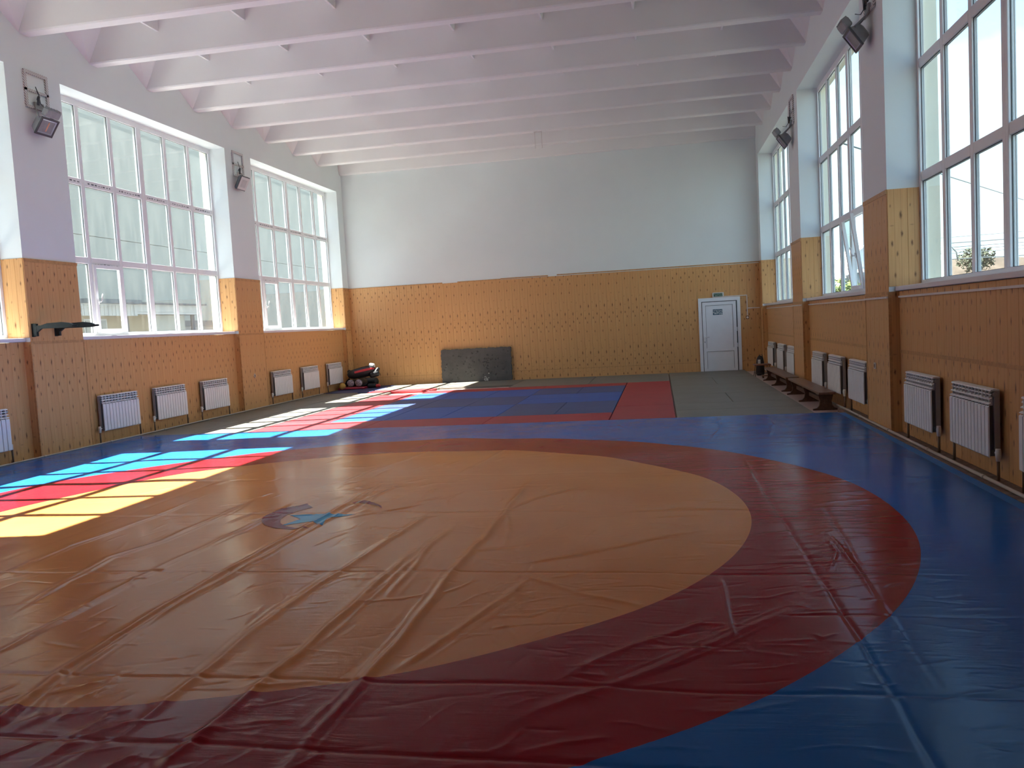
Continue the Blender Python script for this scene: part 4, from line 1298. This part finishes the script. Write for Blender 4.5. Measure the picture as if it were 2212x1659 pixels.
# red stripe bent over the torso
sb = MB()
axd = (ax1-ax0).normalized(); side = axd.cross(Vector((0, 0, 1))).normalized(); upv = side.cross(axd).normalized()
rings = []
for t in [0.16+0.1025*i for i in range(9)]:
    c = ax0+(ax1-ax0)*t; rr_ = float(np.interp(t, [0, .2, .45, .7, .9, 1.0], [.118, .135, .15, .155, .135, .09]))+0.006
    ring = []
    for dr in (0, -0.012):
        angs = [math.radians(8+8*i) for i in range(4)]
        if dr: angs = angs[::-1]
        for a in angs: ring.append(tuple(c+(rr_+dr)*(math.cos(a)*side+math.sin(a)*upv)))
    rings.append(ring)
sb.loft(rings, None, False)
sb.build('stripe', M['red_leather'], dm)
for x, lb in ((-8.58, 'left'), (-8.345, 'right')):
    t_ = thing('punching_bag', '%s of two black bags with crumpled clear tape on the end facing the camera' % lb, 'punching bag', (x, 21.92, 0.166), (0, 0, 0.05), 'bags with taped ends')
    b = MB().tube([(0.0, 0.0, 0), (0.0, 0.02, 0), (0.015, 0.25, 0), (0.025, 0.47, 0), (0.025, 0.49, 0)], [0.095, 0.10, 0.105, 0.10, 0.05], 18)
    b.build('body', M['black_leather'], t_)
    b = MB().tube([(0.0, -0.030, 0), (0.0, -0.025, 0), (0.0, -0.012, 0), (0, 0.03, 0)], [0.03, 0.075, 0.097, 0.104], 18)
    b.build('taped_end', M['wrap'], t_, label='end wrapped in crumpled clear tape')
pd = thing('floor_pad', 'flat dark red pad lying under the taped bags', 'pad', (-8.49, 21.90, 0.0), (0, 0, 0.04))
b = MB()
b.loft([[(x, y, z) for y, z in ((-0.16, 0.012), (-0.17, 0.035), (-0.13, 0.058), (0.30, 0.056), (0.34, 0.03), (0.30, 0.004), (-0.13, 0.002))] for x in (-0.40, -0.1, 0.2, 0.36)], None, False)
b.build('pad', M['maroon'], pd)
lg = thing('shin_guard', 'small black guard with a red end beside the pile', 'guard', (-7.98, 22.10, 0.0), (0, 0, 0.2))
limb(lg, 'body', M['black_leather'], (-0.12, 0.0, 0.065), (0.06, 0.0, 0.065), 0.062, 0.06)
limb(lg, 'cuff', M['red_leather'], (0.10, -0.03, 0.058), (0.17, -0.03, 0.058), 0.05, 0.045)
dm2 = thing('grappling_dummy', 'black dummy lying half hidden behind the taped bags', 'dummy', (-8.34, 22.72, 0.0))
limb(dm2, 'torso', M['black_leather'], (-0.28, 0.08, 0.142), (0.18, 0.08, 0.132), 0.14, 0.13)
limb(dm2, 'arm', M['black_leather'], (-0.36, 0.0, 0.12), (-0.42, 0.0, 0.28), 0.05, 0.05)
bl = thing('medicine_ball', 'mustard yellow ball on the navy mat by the left wall', 'ball', (-8.77, 21.78, 0.097))
b = MB().lathe([(0.096*math.sin(PI*k/14), -0.096*math.cos(PI*k/14)) for k in range(15)], 22)
b.build('ball', M['ball'], bl)
MB().lathe([(0.0966*math.cos(a), 0.0966*math.sin(a)) for a in (-0.05, -0.02, 0.02, 0.05)], 22, Matrix.Rotation(0.5, 4, 'X')).build('seam', M['socket_brown'], bl)
gb = thing('glove', 'black glove stuck between the radiator and the yellow ball', 'glove', (-8.83, 22.22, 0.0))
limb(gb, 'cuff', M['black_leather'], (0.0, 0.0, 0.07), (0.02, 0.0, 0.15), 0.055, 0.05)
limb(gb, 'fingers', M['black_leather'], (0.03, 0.0, 0.18), (0.10, 0.0, 0.27), 0.045, 0.03)

# ------------------------------------------------------------------ outside
ZG = -0.9
struct(MB().box(-12.2, OL, -60, 170, ZG, ZG+0.03).build('ground', M['earth']))  # unseen dark strip added to cut ground bounce onto the window soffits
gr = struct(MB().box(-90, OR, -60, 170, ZG-0.5, ZG).build('ground', M['asphalt']))
struct(MB().box(OR, 130, -60, 170, ZG-0.5, ZG).build('ground', M['earth']))

def simple_building(name, label, cat='building'):
    return thing(name, label, cat)
nb = simple_building('neighbour_hall', 'tall pale rendered hall filling the left windows')
for k in range(10):
    MB().box(-40, -29.0, -20+k*11.0, -9.03+k*11.0, ZG, 7.4).build('wall_slab', M['neighbour'], nb)
    MB().box(-40, -28.98, -20+k*11.0, -9.03+k*11.0, 7.43, 16.5).build('wall_slab', M['neighbour'], nb)
MB().box(-40.2, -28.7, -20.2, 90.2, 16.5, 16.9).build('roof_edge', M['fascia'], nb)

an = simple_building('annex', 'low cream annex with white fascia and dark roof seen through the left window')
MB().box(-28.9, -22.6, 28.9, 36.6, ZG, 2.95).build('wall', M['neighbour2'], an)
MB().box(-28.9, -21.7, 28.7, 32.15, 3.33, 3.50).build('roof', M['roof_edge'], an)
MB().box(-28.9, -21.9, 32.15, 37.6, 3.35, 3.42).build('roof', M['roof_edge'], an)
fa = MB().box(-22.05, -22.0, 28.75, 32.2, 2.84, 3.33).build('fascia', M['fascia'], an)
for k in range(14): MB().box(-22.0, -21.985, 28.85+k*0.24, 28.97+k*0.24, 2.86, 3.28).build('rib', M['fascia'], fa)
MB().box(-22.15, -22.1, 32.2, 37.5, 3.02, 3.35).build('fascia', M['fascia'], an)
MB().box(-28.0, -22.05, 28.75, 37.4, 2.92, 3.0).build('soffit', M['fascia'], an)
wd = MB().box(-22.62, -22.55, 29.5, 30.9, 1.3, 2.74).build('window', M['fascia'], an)
MB().box(-22.56, -22.53, 29.58, 30.82, 1.38, 2.67).build('pane', M['dark_glass'], wd)
MB().tube([(-22.5, 32.12, 2.9), (-22.5, 32.12, ZG)], 0.09, 8).build('downpipe', M['roof_edge'], an)
MB().box(-22.58, -22.4, 33.9, 36.4, ZG, 2.9).build('bay_wall', M['neighbour'], an)
MB().tube([(-22.2, 36.75, 3.0), (-22.2, 36.75, ZG)], 0.10, 8).build('porch_post', M['roof_edge'], an)
sh = simple_building('shed', 'small grey-blue shed with dark flat roof beyond the annex', 'shed')
MB().box(-28.9, -24.2, 37.7, 44.5, ZG, 2.42).build('wall', M['steel_grey'], sh)
MB().box(-28.95, -23.9, 37.65, 45.0, 2.42, 2.72).build('roof', M['roof_edge'], sh)

# right side: arched hangar, pale house, hill, bush, poles, cables
hg = simple_building('hangar', 'pale blue hangar with an arched white-edged roof beyond the right windows', 'hangar')
cxh, rh = 9.45, 1.5
zb_ = 2.78
ar = [(cxh+rh*math.cos(PI*k/24), zb_+rh*math.sin(PI*k/24)) for k in range(25)]
MB().prism([(cxh+rh-0.05, ZG)]+[(x*0.985+cxh*0.015, zb_+(z-zb_)*0.985) for x, z in ar]+[(cxh-rh+0.05, ZG)], 38.0, 58.0).build('end_wall', M['hangar'], hg)
b = MB()
b.loft([[(x, y, z) for x, z in ar]+[(cxh+(x-cxh)*0.96, y, zb_+(z-zb_)*0.96) for x, z in reversed(ar)] for y in (37.8, 58.2)], None, False)
b.build('arched_roof', M['white_paint'], hg)
MB().box(cxh-1.45, cxh+1.45, 37.7, 37.98, 2.98, 3.12).build('band', M['white_paint'], hg)
MB().prism([(cxh-1.45, 2.96), (cxh-0.3, 2.0), (cxh-0.3, 1.9), (cxh-1.5, 2.88)][::-1], 37.2, 37.95).build('canopy', M['steel_grey'], hg)
hs = simple_building('house', 'long pale house close behind the far right window', 'house')
MB().box(4.6, 6.95, 44.0, 75.0, ZG, 4.15).build('wall', M['neighbour'], hs)
MB().box(4.4, 7.15, 43.7, 75.3, 4.15, 4.33).build('roof', M['fascia'], hs)
gw = simple_building('garden_wall', 'grey flat-topped wall in front of the hangar', 'wall')
MB().box(6.9, 8.0, 41.0, 41.4, ZG, 2.85).build('wall', M['steel_grey'], gw)
MB().box(6.85, 8.05, 40.9, 41.5, 2.85, 3.0).build('coping', M['pole'], gw)

def leafy(root, name, centre, R, count, size, mat, squash=1.0):
    b = MB()
    for _ in range(count):
        v = Vector(rng.normal(0, 1, 3)); v.normalize()
        rr = R*rng.uniform(0.45, 1.0)
        p = Vector(centre)+Vector((v.x*rr, v.y*rr, v.z*rr*squash))
        a = Vector(rng.normal(0, 1, 3)).normalized(); c = a.cross(v)
        if c.length < 0.1: continue
        c.normalize(); s = size*rng.uniform(0.6, 1.3)
        b.add([p-a*s, p+c*s*0.5, p+a*s, p-c*s*0.5], [(0, 1, 2, 3)])
    o = b.build(name, mat, root); o['kind'] = 'stuff'
    return o
tr_ = thing('tree', 'bright green sunlit bush outside the middle right window', 'tree', (0, 0, 0))
MB().tube([(6.15, 30, ZG), (6.2, 30, 0.5), (6.1, 30.1, 1.6)], [0.09, 0.07, 0.04], 8).build('trunk', M['bark'], tr_)
leafy(tr_, 'leaves', (6.15, 30, 1.62), 0.95, 1500, 0.10, M['leaf'], 0.98)
tr2 = thing('tree', 'pale olive bush growing on the dry hill outside the near right window', 'tree', (0, 0, 0))
MB().tube([(23.2, 66, 1.8), (23.2, 66, 4.5)], [0.12, 0.06], 8).build('trunk', M['bark'], tr2)
leafy(tr2, 'leaves', (23.0, 66, 4.5), 1.35, 900, 0.15, M['leaf_dull'], 0.75)

# hill of dry grass
hx = np.linspace(8, 110, 60); hy = np.linspace(55, 160, 50)
HX, HY = np.meshgrid(hx, hy)
HZ = ZG+np.clip((HY-55)/18, 0, 1)*(5.75+0.010*(HX-22)*-1+0.35*np.sin(HX*0.55)+0.2*np.sin(HX*1.7+HY*0.3))*np.clip((HX-12)/9, 0.0, 1)
hl = struct(link('hill', grid_mesh('hill', hx, hy, HZ, M['hill'])))

def pole(x, y, z1, label, arm=True, mat='pole', r=0.09):
    o = thing('utility_pole', label, 'pole', (x, y, ZG))
    MB().tube([(0, 0, 0), (0, 0, z1-ZG)], [r, r*0.75], 10).build('mast', M[mat], o)
    if arm:
        MB().tube([(0, 0, z1-ZG-0.45), (0.35, 0, z1-ZG-0.25), (0.55, 0, z1-ZG-0.5), (0.62, 0, z1-ZG-0.9)], 0.03, 6).build('bracket', M[mat], o)
        MB().box(-0.3, 0.3, -0.04, 0.04, z1-ZG-0.62, z1-ZG-0.55).build('crossarm', M[mat], o)
    return o
pole(12.58, 40, 4.2, 'weathered pole with a bent bracket beyond the near right window')
pole(11.35, 36.4, 3.45, 'white post standing left of the weathered pole', False, 'white_paint', 0.10)
def wire(p0, p1, r, sag, label):
    p0, p1 = Vector(p0), Vector(p1)
    pts = [p0+(p1-p0)*t-Vector((0, 0, sag*4*t*(1-t))) for t in [i/12 for i in range(13)]]
    o = MB().tube(pts, r, 5).build('cable', M['wire'])
    return tag(o, label, 'cable', 'overhead cables outside the right windows')
wire((OR+0.02, 15.6, 4.40), (14.5, 36.5, 5.40), 0.014, 0.0, 'overhead cable falling steeply across the near right window')
for k, (za, zb2, r) in enumerate(((4.17, 4.55, 0.022), (3.98, 4.32, 0.012), (3.86, 4.16, 0.012), (4.42, 4.95, 0.012), (3.72, 3.98, 0.012), (3.47, 3.46, 0.022))):
    wire((11.6, 40.4, za-0.03), (36, 40.4, zb2+0.50), r, 0.25, 'near-level overhead cable, number %s up from the hill' % ('two', 'three', 'four', 'five', 'six', 'one')[k])
